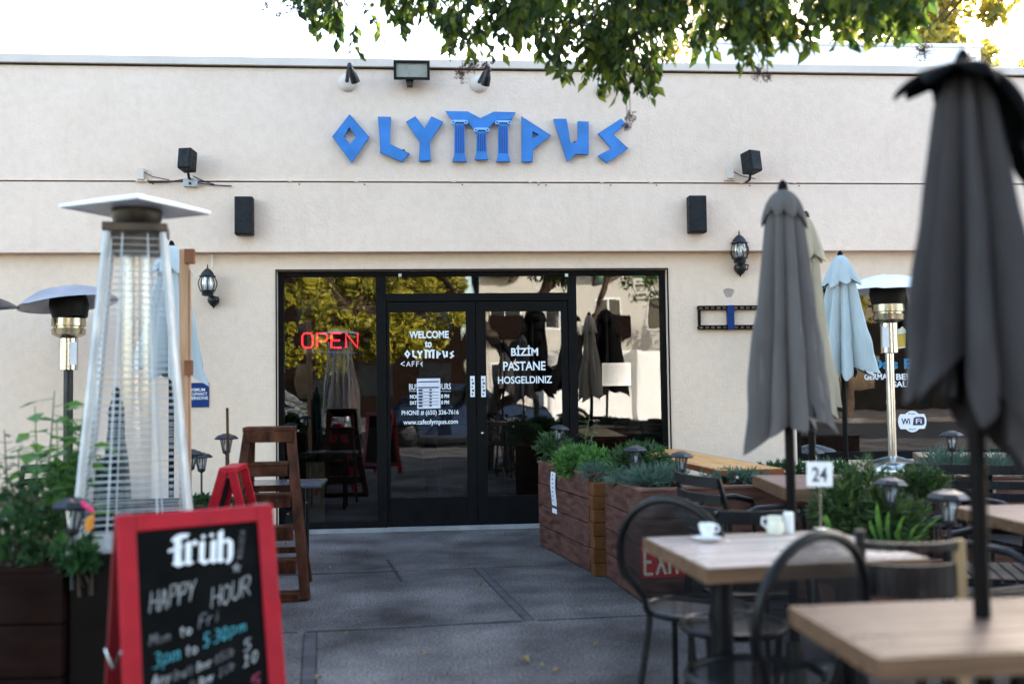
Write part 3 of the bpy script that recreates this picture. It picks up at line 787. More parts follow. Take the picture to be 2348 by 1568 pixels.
# speakers
def big_speaker(x0, y0, x1, y1, label, dark=M_speaker):
    a, b = at(x0, y0, y=FY-.16), at(x1, y1, y=FY-.16)
    r = thing('wall_speaker', label, 'speaker', ((a.x+b.x)/2, FY, b.z), 0, 'tall speakers on the wall band')
    m = MB(); m.box(a.x, b.x, FY-.12, FY-.015, b.z, a.z); m.box(a.x+.04, b.x-.04, FY-.014, FY+.005, b.z+.1, a.z-.1); m.build('cabinet', dark, r, bevel=.008)
    m = MB(); m.box(a.x+.006, b.x-.006, FY-.137, FY-.121, b.z+.006, a.z-.006); m.build('grille', M_speaker, r, bevel=.006)
big_speaker(535, 448, 577, 536, 'tall black wall speaker at left below the wall seam')
big_speaker(1583, 446, 1625, 531, 'tall black wall speaker at right above the lantern')
def small_speaker(px, py, wpx, hpx, rz, box_px, junction, label):
    c = at(px, py, y=FY-.14); s = (at(px+1, py, y=FY-.14).x-at(px, py, y=FY-.14).x)
    r = thing('bracket_speaker', label, 'speaker', (c.x, FY, c.z-hpx*s/2), 0, 'small speakers on brackets')
    R_ = RZ(rz) @ RX(math.radians(-8))
    m = MB(); m.obox(c, (wpx*s*.82, .13, hpx*s), R_); m.build('cabinet', M_speaker, r, bevel=.008)
    m = MB(); m.obox(c + R_ @ V((0, -.07, 0)), (wpx*s*.76, .012, hpx*s*.93), R_); m.build('grille', M_speaker, r, bevel=.004)
    m = MB(); bz = c.z-hpx*s/2-.03
    m.tube([(c.x, FY+.01, bz-.02), (c.x, FY-.09, bz-.02), (c.x, FY-.13, c.z-hpx*s*.45)], .012, 8)
    if junction:
        m.m = 1; m.box(c.x-.06, c.x+.06, FY-.05, FY+.005, bz-.085, bz-.015); m.m = 0
        m.lathe((c.x, FY-.051, bz-.06), [(.012, 0), (.012, .01)], 10, RX(PI/2))
        m.tube([(c.x+.06, FY-.02, bz-.05), (c.x+.2, FY-.015, bz-.068), (c.x+.35, FY-.012, bz-.075)], .005, 5)
        m.tube([(c.x+.02, FY-.03, bz+.01), (c.x+.12, FY-.02, bz-.04), (c.x+.2, FY-.012, bz-.06)], .005, 5)
        m.tube([(c.x-.05, FY-.03, bz-.02), (c.x-.2, FY-.02, bz-.045), (c.x-.36, FY-.02, bz-.05)], .006, 5)
    m.build('bracket', [M_lamp, mat('galvanised', (.42, .45, .48), .5, .3)], r)
    q = at(*box_px, y=FY)
    m = MB(); m.box(q.x-.028, q.x+.028, FY-.05, FY+.004, q.z-.045, q.z+.055); m.box(q.x-.05, q.x+.05, FY-.025, FY+.004, q.z-.062, q.z-.046)
    m.m = 1; m.tube([(q.x+.03, FY-.03, q.z+.02), (q.x+.10, FY-.03, q.z-.02), (q.x+.24, FY-.02, q.z-.045)], .005, 5)
    o = m.build('junction_box', [M_coping, M_lamp], loc=(q.x, FY, q.z), bevel=.003)
    return o
o = small_speaker(430, 368, 37, 50, math.radians(-14), (325, 402), True, 'small black speaker on grey bracket box at left')
tag(o, 'beige junction box with dark cable beside the left small speaker', 'junction box')
o = small_speaker(1722, 373, 37, 48, math.radians(24), (1672, 400), False, 'small black speaker on bracket at right above umbrella')
tag(o, 'beige junction box beside the right small speaker', 'junction box')
# lanterns
def lantern(cx, ytop, label, side):
    s = (at(cx+1, 650, y=WY-.12).x-at(cx, 650, y=WY-.12).x)
    base = at(cx, ytop+103, y=WY-.12)
    r = thing('wall_lantern', label, 'lantern', (base.x, WY, base.z), 0, 'lanterns on the lower wall')
    k = s*103/1000
    def pr(l): return [(a*k*.83, b*k) for a, b in l]
    c = V((base.x, WY-.12, base.z))
    m = MB(); m.lathe(c, pr([(8, 1000), (14, 960), (24, 930), (14, 905), (52, 890), (100, 855), (165, 790), (185, 745), (225, 725), (225, 715), (160, 690), (160, 680)]), 24); m.build('roof', M_lamp, r)
    m = MB(); m.lathe(c, pr([(165, 690), (185, 560), (165, 430), (140, 395)]), 20, caps=False); m.build('glass', M_frost, r)
    m = MB()
    for j in range(8):
        a = 2*PI*j/8+.2; u = V((math.cos(a), math.sin(a), 0))
        m.tube([c+u*x*k*.83+V((0, 0, z*k)) for x, z in ((185, 700), (235, 610), (245, 530), (215, 450), (175, 390))], .005, 5)
    m.lathe(c, pr([(100, 395), (215, 400), (215, 385), (170, 365), (150, 310), (165, 295), (150, 285), (105, 275), (100, 270)]), 20)
    m.build('cage', M_lamp, r)
    c2 = V((base.x+side*.012+.02, WY-.03, base.z))
    m = MB(); m.lathe(c2+V((0, 0, 0)), pr([(5, 0), (30, 40), (95, 85), (150, 150), (165, 215), (140, 275), (60, 285)]), 20)
    m.bar(c2+V((0, .04, .2*1000*k)), c2+V((0, -.04, .2*1000*k)), .03, .03)
    m.tube([c2+V((0, 0, 200*k)), c2+V((side*.05, -.05, 150*k)), c2+V((side*.055, -.07, 240*k)), c+V((0, 0, 290*k))], .008, 6)
    m.build('bracket', M_lamp, r)
    m = MB(); m.lathe(c+V((0, 0, 430*k)), pr([(40, 0), (60, 60), (60, 170), (35, 220)]), 12); m.build('bulb', M_porc, r)
lantern(476, 603, 'black coach lantern on the wall left of the storefront', 1)
lantern(1697, 530, 'black coach lantern on the wall right of the storefront', 1)
mb = MB(); p = at(486, 590, y=WY-.02); mb.tube([p, p+V((0, 0, -.09))], .006, 6)
mb.lathe(p, [(.012, 0), (.012, .02)], 8)
tag(mb.build('wire_hook', M_white, loc=p), 'short white wire hanging under the fascia above left lantern', 'wire')
# bracket of a wall screen
a, b = at(1601, 701, y=WY-.03), at(1790, 754, y=WY-.03)
tvb = thing('screen_bracket', 'black slotted metal screen bracket bolted to the wall', 'bracket', ((a.x+b.x)/2, WY, b.z))
mb = MB()
for zz in (a.z-.02, b.z+.02):
    mb.box(a.x, b.x, WY-.035, WY-.005, zz+.010, zz+.02); mb.box(a.x, b.x, WY-.035, WY-.005, zz-.02, zz-.010)
    n = 14
    for k in range(n+1):
        x = a.x+(b.x-a.x)*k/n; mb.box(x-.007, x+.007, WY-.034, WY-.006, zz-.0099, zz+.0099)
mb.box(a.x, a.x+.02, WY-.036, WY+.002, b.z+.041, a.z-.041); mb.box(b.x-.02, b.x, WY-.036, WY+.002, b.z+.041, a.z-.041)
mb.build('rail', M_frame, tvb)
c = at(1676, 728, y=WY-.04); mb = MB(); mb.box(c.x-.03, c.x+.03, WY-.05, WY+.002, b.z-.002, a.z+.002); mb.build('clamp', M_navy, tvb, bevel=.003)
# worn patch of bare plaster
c = at(1671, 671, y=WY); mb = MB(); mb.prism([[V((c.x+.045*math.cos(t)*(1+.2*math.sin(3*t)), WY-.004, c.z+.048*math.sin(t)*(1+.15*math.cos(2*t)))) for t in [2*PI*k/20 for k in range(20)]]], (0, .006, 0))
mb.build('plaster_patch', mat('plaster_patch', (.40, .31, .26), .9, var=.25, scale=40), bld)
# blue occupancy notice
a, b = at(420, 878, y=WY-.01), at(479, 933, y=WY-.01)
oc = thing('occupancy_sign', 'navy blue maximum occupancy sign on the wall behind post', 'sign', (a.x, WY, b.z))
mb = MB(); mb.box(a.x, b.x, WY-.01, WY-.001, b.z, a.z); mb.build('plate', M_navy, oc)
mb = MB()
for k, (t, x1) in enumerate((('MAXIMUM', 470), ('OCCUPANCY', 475.5), ('80 PERSONS', 477))):
    wall_text(mb, t, 417+6 - (3 if k == 2 else 0), x1, 890+k*9.6, 897.5+k*9.6, WY-.012, .02)
mb.build('lettering', M_decal, oc)

# ------------------------------------------------------------------ patio furniture builders
def umbrella(name_label, x, y, ztop, zhem, rtop, rhem, mats, pole_z0=0.0, seed=1, cap_drop=.16, cap_flare=1.3, nrib=8, hemdrop=.10, turn=0.0, group='folded patio umbrellas', amp=.34, base=True, pole_r=.019, lean=0.0, rneck=None, cap_lean=0.0, hem_tilt=(0, 0)):
    rneck = rneck or rtop*.55
    r = thing('folded_umbrella', name_label, 'umbrella', (x, y, 0), turn, group)
    q = random.Random(seed); ph = [q.uniform(-.35, .35) for _ in range(nrib)]; am = [q.uniform(.62, 1.38) for _ in range(nrib)]
    dr = [q.uniform(-.6, 1.0) for _ in range(nrib)]
    n = nrib*10; rows = 26
    H = ztop-zhem
    def fold(a, t):
        u = (a/(2*PI)*nrib) % nrib; k = int(u) % nrib; f = u-int(u)
        f = min(1, max(0, f + ph[k]*.25*math.sin(PI*f)))
        return (1-abs(2*f-1))**.95*am[k], dr[k], f
    vs, fs = [], []
    for i in range(rows+1):
        t = i/rows
        r0 = rneck + (rhem-rneck)*(t**.92)
        if t < .06: r0 *= .65+.35*t/.06
        for j in range(n):
            a = 2*PI*j/n
            v, d, f = fold(a, t)
            A = min(.86, amp*1.45*(.45+.55*t))
            rr = r0*(1-A + A*1.45*v)
            tw = a + .34*t*math.sin(2*a+seed)*(.3+v*.7) + .10*t*math.sin(5*t+seed)*v
            rr *= 1 + t*(.055*math.sin(6*t+3*a+seed) + .035*math.sin(15*t-5*a+2*seed) + .018*math.sin(31*t+11*a))
            z = ztop-.02 - H*t
            if t > .55:
                e = ((t-.55)/.45)**2
                z += hemdrop*e*(.55-v*.55) - hemdrop*.7*d*e*(.3+.7*v) + e*(hem_tilt[0]*math.cos(tw)+hem_tilt[1]*math.sin(tw))
            vs.append((rr*math.cos(tw)+lean*t, rr*math.sin(tw), z))
    for i in range(rows):
        for j in range(n):
            j2 = (j+1) % n; fs.append((i*n+j, (i+1)*n+j, (i+1)*n+j2, i*n+j2))
    mb = MB(); mb.add(vs, fs, True); mb.build('canopy', mats[0], r, world=False, ang=80)
    # cap over the vent: a small second tier with a scalloped flared edge
    vs, fs = [], []; rows2 = 9
    for i in range(rows2+1):
        t = i/rows2
        prof = rtop*(.22+.78*math.sin(min(1, t*1.05)*PI/2)**.9) * (1 + (cap_flare-1)*t**3)
        for j in range(n):
            a = 2*PI*j/n; v, d, f = fold(a, t)
            rr = prof*(1-.26*t + .34*t*v)
            z = ztop + .012 - cap_drop*t**1.25 + .035*t*t*(1-v)*1.2 - .02*t*t*d - cap_lean*max(0, rr*math.cos(a+turn)+.02)*t
            vs.append((rr*math.cos(a), rr*math.sin(a), z))
    for i in range(rows2):
        for j in range(n):
            j2 = (j+1) % n; fs.append((i*n+j, (i+1)*n+j, (i+1)*n+j2, i*n+j2))
    fs.append(tuple(range(n)))
    mb = MB(); mb.add(vs, fs, True); mb.build('vent_cap', mats[1], r, world=False, ang=80)
    mb = MB(); mb.tube([(0, 0, pole_z0), (0, 0, ztop+.02)], pole_r, 10); mb.lathe((0, 0, ztop+.015), [(.022, 0), (.018, .02), (.008, .035)], 10)
    mb.build('pole', mats[2], r, world=False)
    mb = MB()
    for k in range(nrib):
        a = 2*PI*(k+.5)/nrib; u = V((math.cos(a), math.sin(a), 0))
        mb.tube([V((0, 0, ztop-.05))+u*.03, V((0, 0, zhem+H*.2))+u*rhem*.5, V((0, 0, zhem+.03))+u*rhem*.75], .006, 5)
    mb.lathe((0, 0, zhem+H*.28), [(.03, 0), (.034, .02), (.034, .06), (.026, .08)], 10)
    mb.build('rib_frame', mats[2], r, world=False)
    if base:
        mb = MB(); mb.lathe((0, 0, 0), [(.165, 0), (.165, .03), (.14, .06), (.05, .09), (.03, .30)], 24); mb.build('base', M_lamp, r, world=False)
    return r

def solar_lamp(label, p, k=1.0, stake=.5, tilt=(0, 0), proto=[None]):
    """garden lamp: p is the foot of its glass"""
    r = thing('garden_lamp', label, 'garden lamp', (p.x, p.y, p.z-stake), 0, 'black garden lamps on stakes')
    R_ = Matrix.Rotation(tilt[0], 3, 'X') @ Matrix.Rotation(tilt[1], 3, 'Y')
    b = V((0, 0, stake))
    def T(x, y, z): return b + R_ @ V((x*k, y*k, z*k))
    m = MB(); m.lathe(b + R_ @ V((0, 0, .115*k)), [(c*k, d*k) for c, d in ((.070, 0), (.118, .002), (.122, .012), (.090, .040), (.050, .052), (.036, .060), (.002, .062))], 8, R_); m.build('roof', M_lamp, r, world=False, ang=20)
    m = MB(); m.lathe(b, [(c*k, d*k) for c, d in ((.034, .002), (.056, .112))], 6, R_, caps=False); m.build('glass', M_frost, r, world=False, ang=20)
    m = MB()
    for j in range(6):
        a = 2*PI*j/6; u = (math.cos(a), math.sin(a))
        m.tube([T(u[0]*.036, u[1]*.036, 0), T(u[0]*.060, u[1]*.060, .116)], .006*k, 5)
    m.lathe(b + R_ @ V((0, 0, -.02*k)), [(c*k, d*k) for c, d in ((.014, -.02), (.040, 0), (.042, .02), (.03, .025))], 12, R_)
    m.build('cage', M_lamp, r, world=False)
    m = MB(); m.lathe(b, [(c*k, d*k) for c, d in ((.014, .004), (.018, .05), (.012, .07))], 8, R_); m.build('bulb', M_porc, r, world=False)
    m = MB(); m.tube([(0, 0, .0), T(0, 0, -.02)], .012*k, 6); m.build('stake', M_lamp, r, world=False)
    return r

def bistro_chair(label, loc, rz, group='round black metal bistro chairs'):
    """round seat and tall round back of punched metal, faces +Y"""
    r = thing('bistro_chair', label, 'chair', loc, rz, group)
    m = MB(); m.lathe((0, 0, 0), [(.19, .435), (.17, .448), (.09, .442), (.005, .438)], 40, caps=False); m.build('seat', M_mesh, r, world=False)
    m = MB(); m.tube([(.195*math.cos(2*PI*k/40), .195*math.sin(2*PI*k/40), .44) for k in range(40)], .013, 8, closed=True); m.build('seat_rim', M_chair, r, world=False)
    # loop of the back
    loop = [(-.12, -.165, .44), (-.135, -.175, .50), (-.175, -.20, .56)]
    cz, R_ = .655, .212
    for k in range(25):
        a = PI+.35 - (PI+.70)*k/24
        z = cz + R_*math.sin(a)*1.02; loop.append((R_*math.cos(a)*.99, -.185-(z-.44)*.16, z))
    loop += [(.175, -.20, .56), (.135, -.175, .50), (.12, -.165, .44)]
    def ywave(x, z): return -.185-(z-.44)*.16 - .05*(1-(x/.2)**2)*.6
    m = MB(); m.tube(loop, .0145, 8); m.build('back_frame', M_chair, r, world=False)
    pl = [p for p in loop if p[2] > .47]
    vs = [V((0, ywave(0, .68), .68))]; fs = []; nr = 5
    for i in range(1, nr+1):
        for p in pl:
            x, z = p[0]*i/nr, .68+(p[2]-.68)*i/nr
            vs.append(V((x, ywave(x, z) if i < nr else p[1], z)))
    L = len(pl)
    for j in range(L): fs.append((0, 1+j, 1+(j+1) % L))
    for i in range(nr-1):
        for j in range(L):
            j2 = (j+1) % L; fs.append((1+i*L+j, 1+(i+1)*L+j, 1+(i+1)*L+j2, 1+i*L+j2))
    m = MB(); m.add(vs, fs, True); m.build('back_panel', M_mesh, r, world=False)
    for s_ in (-1, 1):
        m = MB(); m.tube([(s_*.12, -.165, .44), (s_*.125, -.175, .36), (s_*.16, -.245, .0)], .0125, 8); m.build('leg', M_chair, r, world=False)
        m = MB(); m.tube([(s_*.15, .115, .432), (s_*.155, .13, .36), (s_*.175, .17, .0)], .0125, 8); m.build('leg', M_chair, r, world=False)
    return r
def slat_chair(label, loc, rz, group='slatted metal armchairs', h=.80, proto=[None]):
    """stacking garden chair with bowed horizontal slats, faces +Y"""
    if proto[0] is not None:
        return copy_thing(proto[0], loc, rz, label, group)
    r = thing('slat_chair', label, 'chair', loc, rz, group); proto[0] = r
    for s_ in (-1, 1):
        m = MB(); m.tube([(s_*.225, -.27, 0), (s_*.222, -.22, .42), (s_*.22, -.25, .62), (s_*.215, -.30, h)], .014, 8); m.build('leg', M_chair, r, world=False)
        m = MB(); m.tube([(s_*.235, .22, 0), (s_*.23, .20, .42), (s_*.235, .19, .62)], .014, 8); m.build('leg', M_chair, r, world=False)
        m = MB(); m.tube([(s_*.222, -.24, .58), (s_*.245, -.1, .645), (s_*.25, .08, .65), (s_*.235, .19, .62)], .016, 8); m.build('armrest', M_chair, r, world=False)
    def bow(z, y, hh, th):
        pts = [(-.218+.436*k/8, y-.045*math.sin(PI*k/8), z) for k in range(9)]
        for p, q in zip(pts, pts[1:]): m.bar(p, q, th, hh)
    m = MB()
    bow(h-.02, -.30, .055, .016); m.build('top_rail', M_slat, r, world=False)
    m = MB()
    for k in range(4):
        bow(h-.105-.066*k, -.288+.011*k, .046, .012)
        m.build('back_slat', M_slat, r, world=False); m = MB()
    m = MB()
    for k in range(7): m.box(-.21, .21, -.19+.056*k, -.19+.056*k+.046, .425, .44)
    m.box(-.222, -.208, -.20, .21, .405, .424); m.box(.208, .222, -.20, .21, .405, .424)
    m.build('seat', M_slat, r, world=False)
    return r

def plank_table(label, c, sx, sy, rz, ztop, th, mats, columns, n=6, axis='x', cat='table', legs=None, group=None):
    r = thing('patio_table', label, cat, (c[0], c[1], 0), rz, group)
    m = MB()
    for k in range(n):
        if axis == 'x': m.box(-sx/2, sx/2, -sy/2+sy*k/n+(.0006 if k else 0), -sy/2+sy*(k+1)/n-.0006, ztop-th, ztop)
        else: m.box(-sx/2+sx*k/n+.0006, -sx/2+sx*(k+1)/n-.0006, -sy/2, sy/2, ztop-th, ztop)
    m.build('tabletop', mats[0], r, world=False, bevel=.0025)
    m = MB()
    for (x0, x1, y0, y1) in ((-sx/2-.012, sx/2+.012, -sy/2-.012, -sy/2-.0005), (-sx/2-.012, sx/2+.012, sy/2+.0005, sy/2+.012), (-sx/2-.012, -sx/2-.0005, -sy/2-.0004, sy/2+.0004), (sx/2+.0005, sx/2+.012, -sy/2-.0004, sy/2+.0004)):
        m.box(x0, x1, y0, y1, ztop-th-.003, ztop-.002)
    m.build('edge_band', mats[1], r, world=False)
    for x, y in columns:
        m = MB(); m.lathe((x, y, 0), [(.03, .02), (.034, .05), (.034, ztop-th-.03), (.05, ztop-th-.02), (.05, ztop-th-.001)], 16)
        m.build('column', M_chair, r, world=False)
        m = MB()
        for a in range(4):
            u = V((math.cos(PI/4+a*PI/2), math.sin(PI/4+a*PI/2), 0))
            m.bar(V((x, y, .05)), V((x, y, .025))+u*.27, .05, .03)
        m.build('foot', M_chair, r, world=False)
    if legs:
        for x, y in legs:
            m = MB(); m.box(x-.035, x+.035, y-.035, y+.035, 0, ztop-th-.001); m.build('leg', mats[1], r, world=False, bevel=.003)
    return r

def planter(label, base, sx, sy, rz, h, mats, boards=4, rim=True, posts=True, trims=(), cat='planter', soil=.05, group=None):
    """box of horizontal boards with corner posts and a rim, local origin at the centre of its foot"""
    r = thing('wooden_planter', label, cat, (base[0], base[1], 0), rz, group)
    m = MB(); g = .006; bh = h/boards; t = .03
    for k in range(boards):
        z0, z1 = k*bh+(g if k else .01), (k+1)*bh
        o = .0015*((k*7) % 3)
        m.box(-sx/2-o, sx/2+o, -sy/2-o, -sy/2+t, z0, z1); m.box(-sx/2-o, sx/2+o, sy/2-t, sy/2+o, z0, z1)
        m.box(-sx/2-o, -sx/2+t, -sy/2+t+.001, sy/2-t-.001, z0, z1); m.box(sx/2-t, sx/2+o, -sy/2+t+.001, sy/2-t-.001, z0, z1)
    m.build('boards', mats[0], r, world=False, bevel=.004)
    m = MB(); m.box(-sx/2+t+.002, sx/2-t-.002, -sy/2+t+.002, sy/2-t-.002, .02, h-soil); m.build('soil', M_soil, r, world=False)
    if rim:
        m = MB(); q = .008
        m.box(-sx/2-q, sx/2+q, -sy/2-q, -sy/2+.045, h+.001, h+.018); m.box(-sx/2-q, sx/2+q, sy/2-.045, sy/2+q, h+.001, h+.018)
        m.box(-sx/2-q, -sx/2+.045, -sy/2+.0455, sy/2-.0455, h+.001, h+.018); m.box(sx/2-.045, sx/2+q, -sy/2+.0455, sy/2-.0455, h+.001, h+.018)
        m.build('rim', M_redwood_cap if mats[0] is M_redwood else mats[0], r, world=False, bevel=.003)
    for (x0, x1, y0, y1) in trims:
        m = MB(); m.box(x0, x1, y0, y1, .01, h); m.build('trim_board', mats[0], r, world=False, bevel=.003)
    return r

def rdir(q):
    while True:
        d = V((q.uniform(-1, 1), q.uniform(-1, 1), q.uniform(-1, 1)))
        if .05 < d.length < 1: return d.normalized()
def tuft_plant(name, label, cat, base, blobs, mat_, n, L, W, seed, group=None, up=.35, stems=True, needle=True, stemmat=None):
    """bush of many small blades; blobs = (centre, radius xyz)"""
    q = random.Random(seed); base = V(base)
    r = thing(name, label, cat, base, 0, group)
    m = MB()
    tot = sum(b[1][0]*b[1][2] for b in blobs)
    for c, R3 in blobs:
        c = V(c); k = int(n*R3[0]*R3[2]/tot)
        for _ in range(k):
            d = rdir(q); rad = q.random()**.45
            p = c + V((d.x*R3[0], d.y*R3[1], d.z*R3[2]))*rad
            out = (V((d.x, d.y, d.z*.7))+V((0, 0, up))).normalized()
            for _ in range(4 if needle else 1):
                dd = (out + rdir(q)*.75).normalized()
                m.leaf(p, dd, rdir(q), L*q.uniform(.6, 1.3), W*q.uniform(.7, 1.3))
    m.build('foliage', mat_, r)
    if stems:
        m = MB()
        for c, R3 in blobs:
            c = V(c)
            for _ in range(4):
                e = c + V((q.uniform(-.6, .6)*R3[0], q.uniform(-.6, .6)*R3[1], q.uniform(0, .6)*R3[2]))
                s0 = base + V((q.uniform(-.03, .03), q.uniform(-.03, .03), 0))
                m.tube([s0, (s0+e)/2 + rdir(q)*.02, e], [.007, .005, .002], 5)
        m.build('stems', stemmat or M_bark, r)
    return r
def leafy_plant(label, base, stems, seed, mat_, L=.07, W=.04, per=14, group=None, cat='plant'):
    """upright plant: stems = list of tips; broad leaves along each"""
    q = random.Random(seed); base = V(base)
    r = thing('leafy_plant', label, cat, base, 0, group)
    mf, ms = MB(), MB()
    for tip in stems:
        tip = V(tip); s0 = base + V((q.uniform(-.05, .05), q.uniform(-.05, .05), 0))
        mid = (s0+tip)/2 + rdir(q)*.04
        ms.tube([s0, mid, tip], [.006, .004, .002], 5)
        for k in range(per):
            t = .25+.75*(k+q.random())/per
            p = s0*(1-t)**2 + mid*2*t*(1-t) + tip*t*t if False else (s0.lerp(mid, t*2) if t < .5 else mid.lerp(tip, t*2-1))
            a = q.uniform(0, 2*PI); d = V((math.cos(a), math.sin(a), q.uniform(-.35, .35)))
            pe = p + d*q.uniform(.02, .06)
            ms.tube([p, pe], .0018, 4)
            sc = q.uniform(.6, 1.25)*(1.1-.15*t)
            mf.leaf(pe, d+V((0, 0, -.25)), V((0, 0, 1))+rdir(q)*.5, L*sc, W*sc, .12)
    mf.build('leaves', mat_, r); ms.build('stems', mat_, r)
    return r

# ------------------------------------------------------------------ the red chalkboard in front
sp = at(267, 1183, z=.92); ep = at(625, 1155, z=.92)
def board_frame():
    ux = (ep-sp).normalized(); back = V((-ux.y, ux.x, 0))
    lean = math.radians(12)
    dn = (-back*math.sin(lean)*1 - V((0, 0, 1))*math.cos(lean)).normalized()   # down the front face (towards camera)
    n = ux.cross(-dn).normalized()
    if n.y > 0: n = -n
    return ux, dn, n, back
ux, dn, nf, bk = board_frame()
BW = (ep-sp).length; BL = .92/math.cos(math.radians(12))
cb = thing('chalkboard_sign', 'red framed A-board with chalk happy hour menu in left foreground', 'sign board', ((sp+ep)/2).to_2d().to_3d())
def bp(u, v, o=0.0): return sp + ux*u + dn*v + nf*o
def bslab(m, u0, u1, v0, v1, o0, o1):
    vs = [bp(u, v, o) for o in (o0, o1) for u, v in ((u0, v0), (u1, v0), (u1, v1), (u0, v1))]
    m.add(vs, [(0,1,2,3),(7,6,5,4),(4,5,1,0),(5,6,2,1),(6,7,3,2),(7,4,0,3)])
FW = .052
m = MB()
bslab(m, 0, FW, 0, BL, -.018, .004); bslab(m, BW-FW, BW, 0, BL, -.018, .004); bslab(m, FW+.0003, BW-FW-.0003, 0, FW*.95, -.018, .0035); bslab(m, FW+.0003, BW-FW-.0003, BL-.16, BL-.10, -.018, .0035)
m.build('front_frame', M_red, cb, bevel=.003)
m = MB(); bslab(m, FW, BW-FW, FW*.95, BL-.16, -.012, -.004); pnl = m.build('front_panel', M_board, cb)
m = MB()
dnb = (bk*math.sin(math.radians(14)) - V((0, 0, 1))*math.cos(math.radians(14))).normalized()
o_ = sp + bk*.03
for u0, u1 in ((0, FW), (BW-FW, BW)):
    a = o_ + ux*(u0+u1)/2; m.bar(a, a+dnb*BL*.99, FW, .018, up=bk)
a = o_ + ux*FW + dnb*.03; m.bar(a, a+ux*(BW-2*FW), .018, .05, up=dnb)
a = o_ + ux*FW + dnb*(BL-.15); m.bar(a, a+ux*(BW-2*FW), .018, .05, up=dnb)
m.build('back_frame', M_reddark, cb, bevel=.003)
m = MB(); a = o_ + ux*FW + dnb*(BL*.5); m.bar(a, a+ux*(BW-2*FW), .006, BL*.82, up=dnb); m.build('back_panel', M_board, cb)
m = MB(); a = bp(-.003, .38); b_ = sp + bk*.03 + dnb*.42 - ux*.003; m.tube([a, (a+b_)/2+V((0, 0, -.05)), b_], .004, 5); m.build('hinge_stay', M_steel, cb)
# chalk: drawing space of the enlarged photo of the board
BS = BW/1265
def bz(x, y):
    """x, y of the enlarged photo -> u, v on the board"""
    u = (x-115-.096*(y-190))/1265
    return u*BW*1.0, (y-215+85*u)*BS*1.06
def bq(x, y, o=-.0032): return bp(*bz(x, y), o)
def chalk(mb, pts, wd):
    P3 = [bq(x, y) for x, y in pts]
    for p, q_ in zip(P3, P3[1:]):
        if (q_-p).length > 1e-5: mb.bar(p, q_, wd*BS, .0006, up=nf)
# blackletter word
def poly(mb, pts): mb.prism([[bq(x, y) for x, y in pts]], nf*.0006)
F = MB()
poly(F, [(572,415),(625,410),(630,560),(672,575),(610,602),(560,578),(575,560)])            # f
poly(F, [(525,470),(640,440),(640,462),(525,492)])
poly(F, [(545,398),(580,365),(622,352),(690,352),(668,385),(628,388),(625,409),(572,414),(545,404)])
F.build('lettering', M_decal, pnl)
F = MB()
poly(F, [(652,430),(690,408),(708,425),(706,555),(735,570),(690,592),(650,570),(662,552),(660,445)])   # r
poly(F, [(709,420),(735,398),(760,420),(738,446),(709,432)])
F.build('lettering', M_decal, pnl)
F = MB()
poly(F, [(765,425),(800,405),(815,420),(812,545),(838,562),(862,540),(860,420),(892,400),(908,415),(905,550),(925,560),(888,585),(862,568),(815,590),(765,562),(772,545),(770,440)])   # u
F.build('lettering', M_decal, pnl)
for cx_, cy_ in ((800, 378), (868, 368)):
    F = MB(); poly(F, [(cx_-22, cy_), (cx_, cy_-18), (cx_+22, cy_), (cx_, cy_+18)]); F.build('lettering', M_decal, pnl)
F = MB()
poly(F, [(912,355),(955,325),(965,345),(962,545),(985,560),(945,582),(912,562),(920,545),(918,370)])   # h
poly(F, [(964,410),(1005,390),(1045,420),(1048,520),(1035,565),(1005,590),(988,580),(1005,545),(1003,430),(985,425),(964,436)])
F.build('lettering', M_decal, pnl)
F = MB(); o_ = bq(1085, 548); up_ = (bq(1108, 340)-bq(1085, 548)); up_.normalize(); rt = (bq(1125, 545)-bq(1085, 548)).normalized()
put_text(F, 'K \u00d6 L S C H', bq(1124, 546), up_, -rt, (bq(1100, 340)-bq(1085, 548)).length, 52*BS, .0)
F.build('lettering', M_chalk_dim, pnl)
F = MB(); poly(F, [(1080+(46 if k % 2 == 0 else 19)*math.sin(PI*k/5), 622-(46 if k % 2 == 0 else 19)*math.cos(PI*k/5)) for k in range(10)]); F.build('star', M_chalk_dim, pnl)
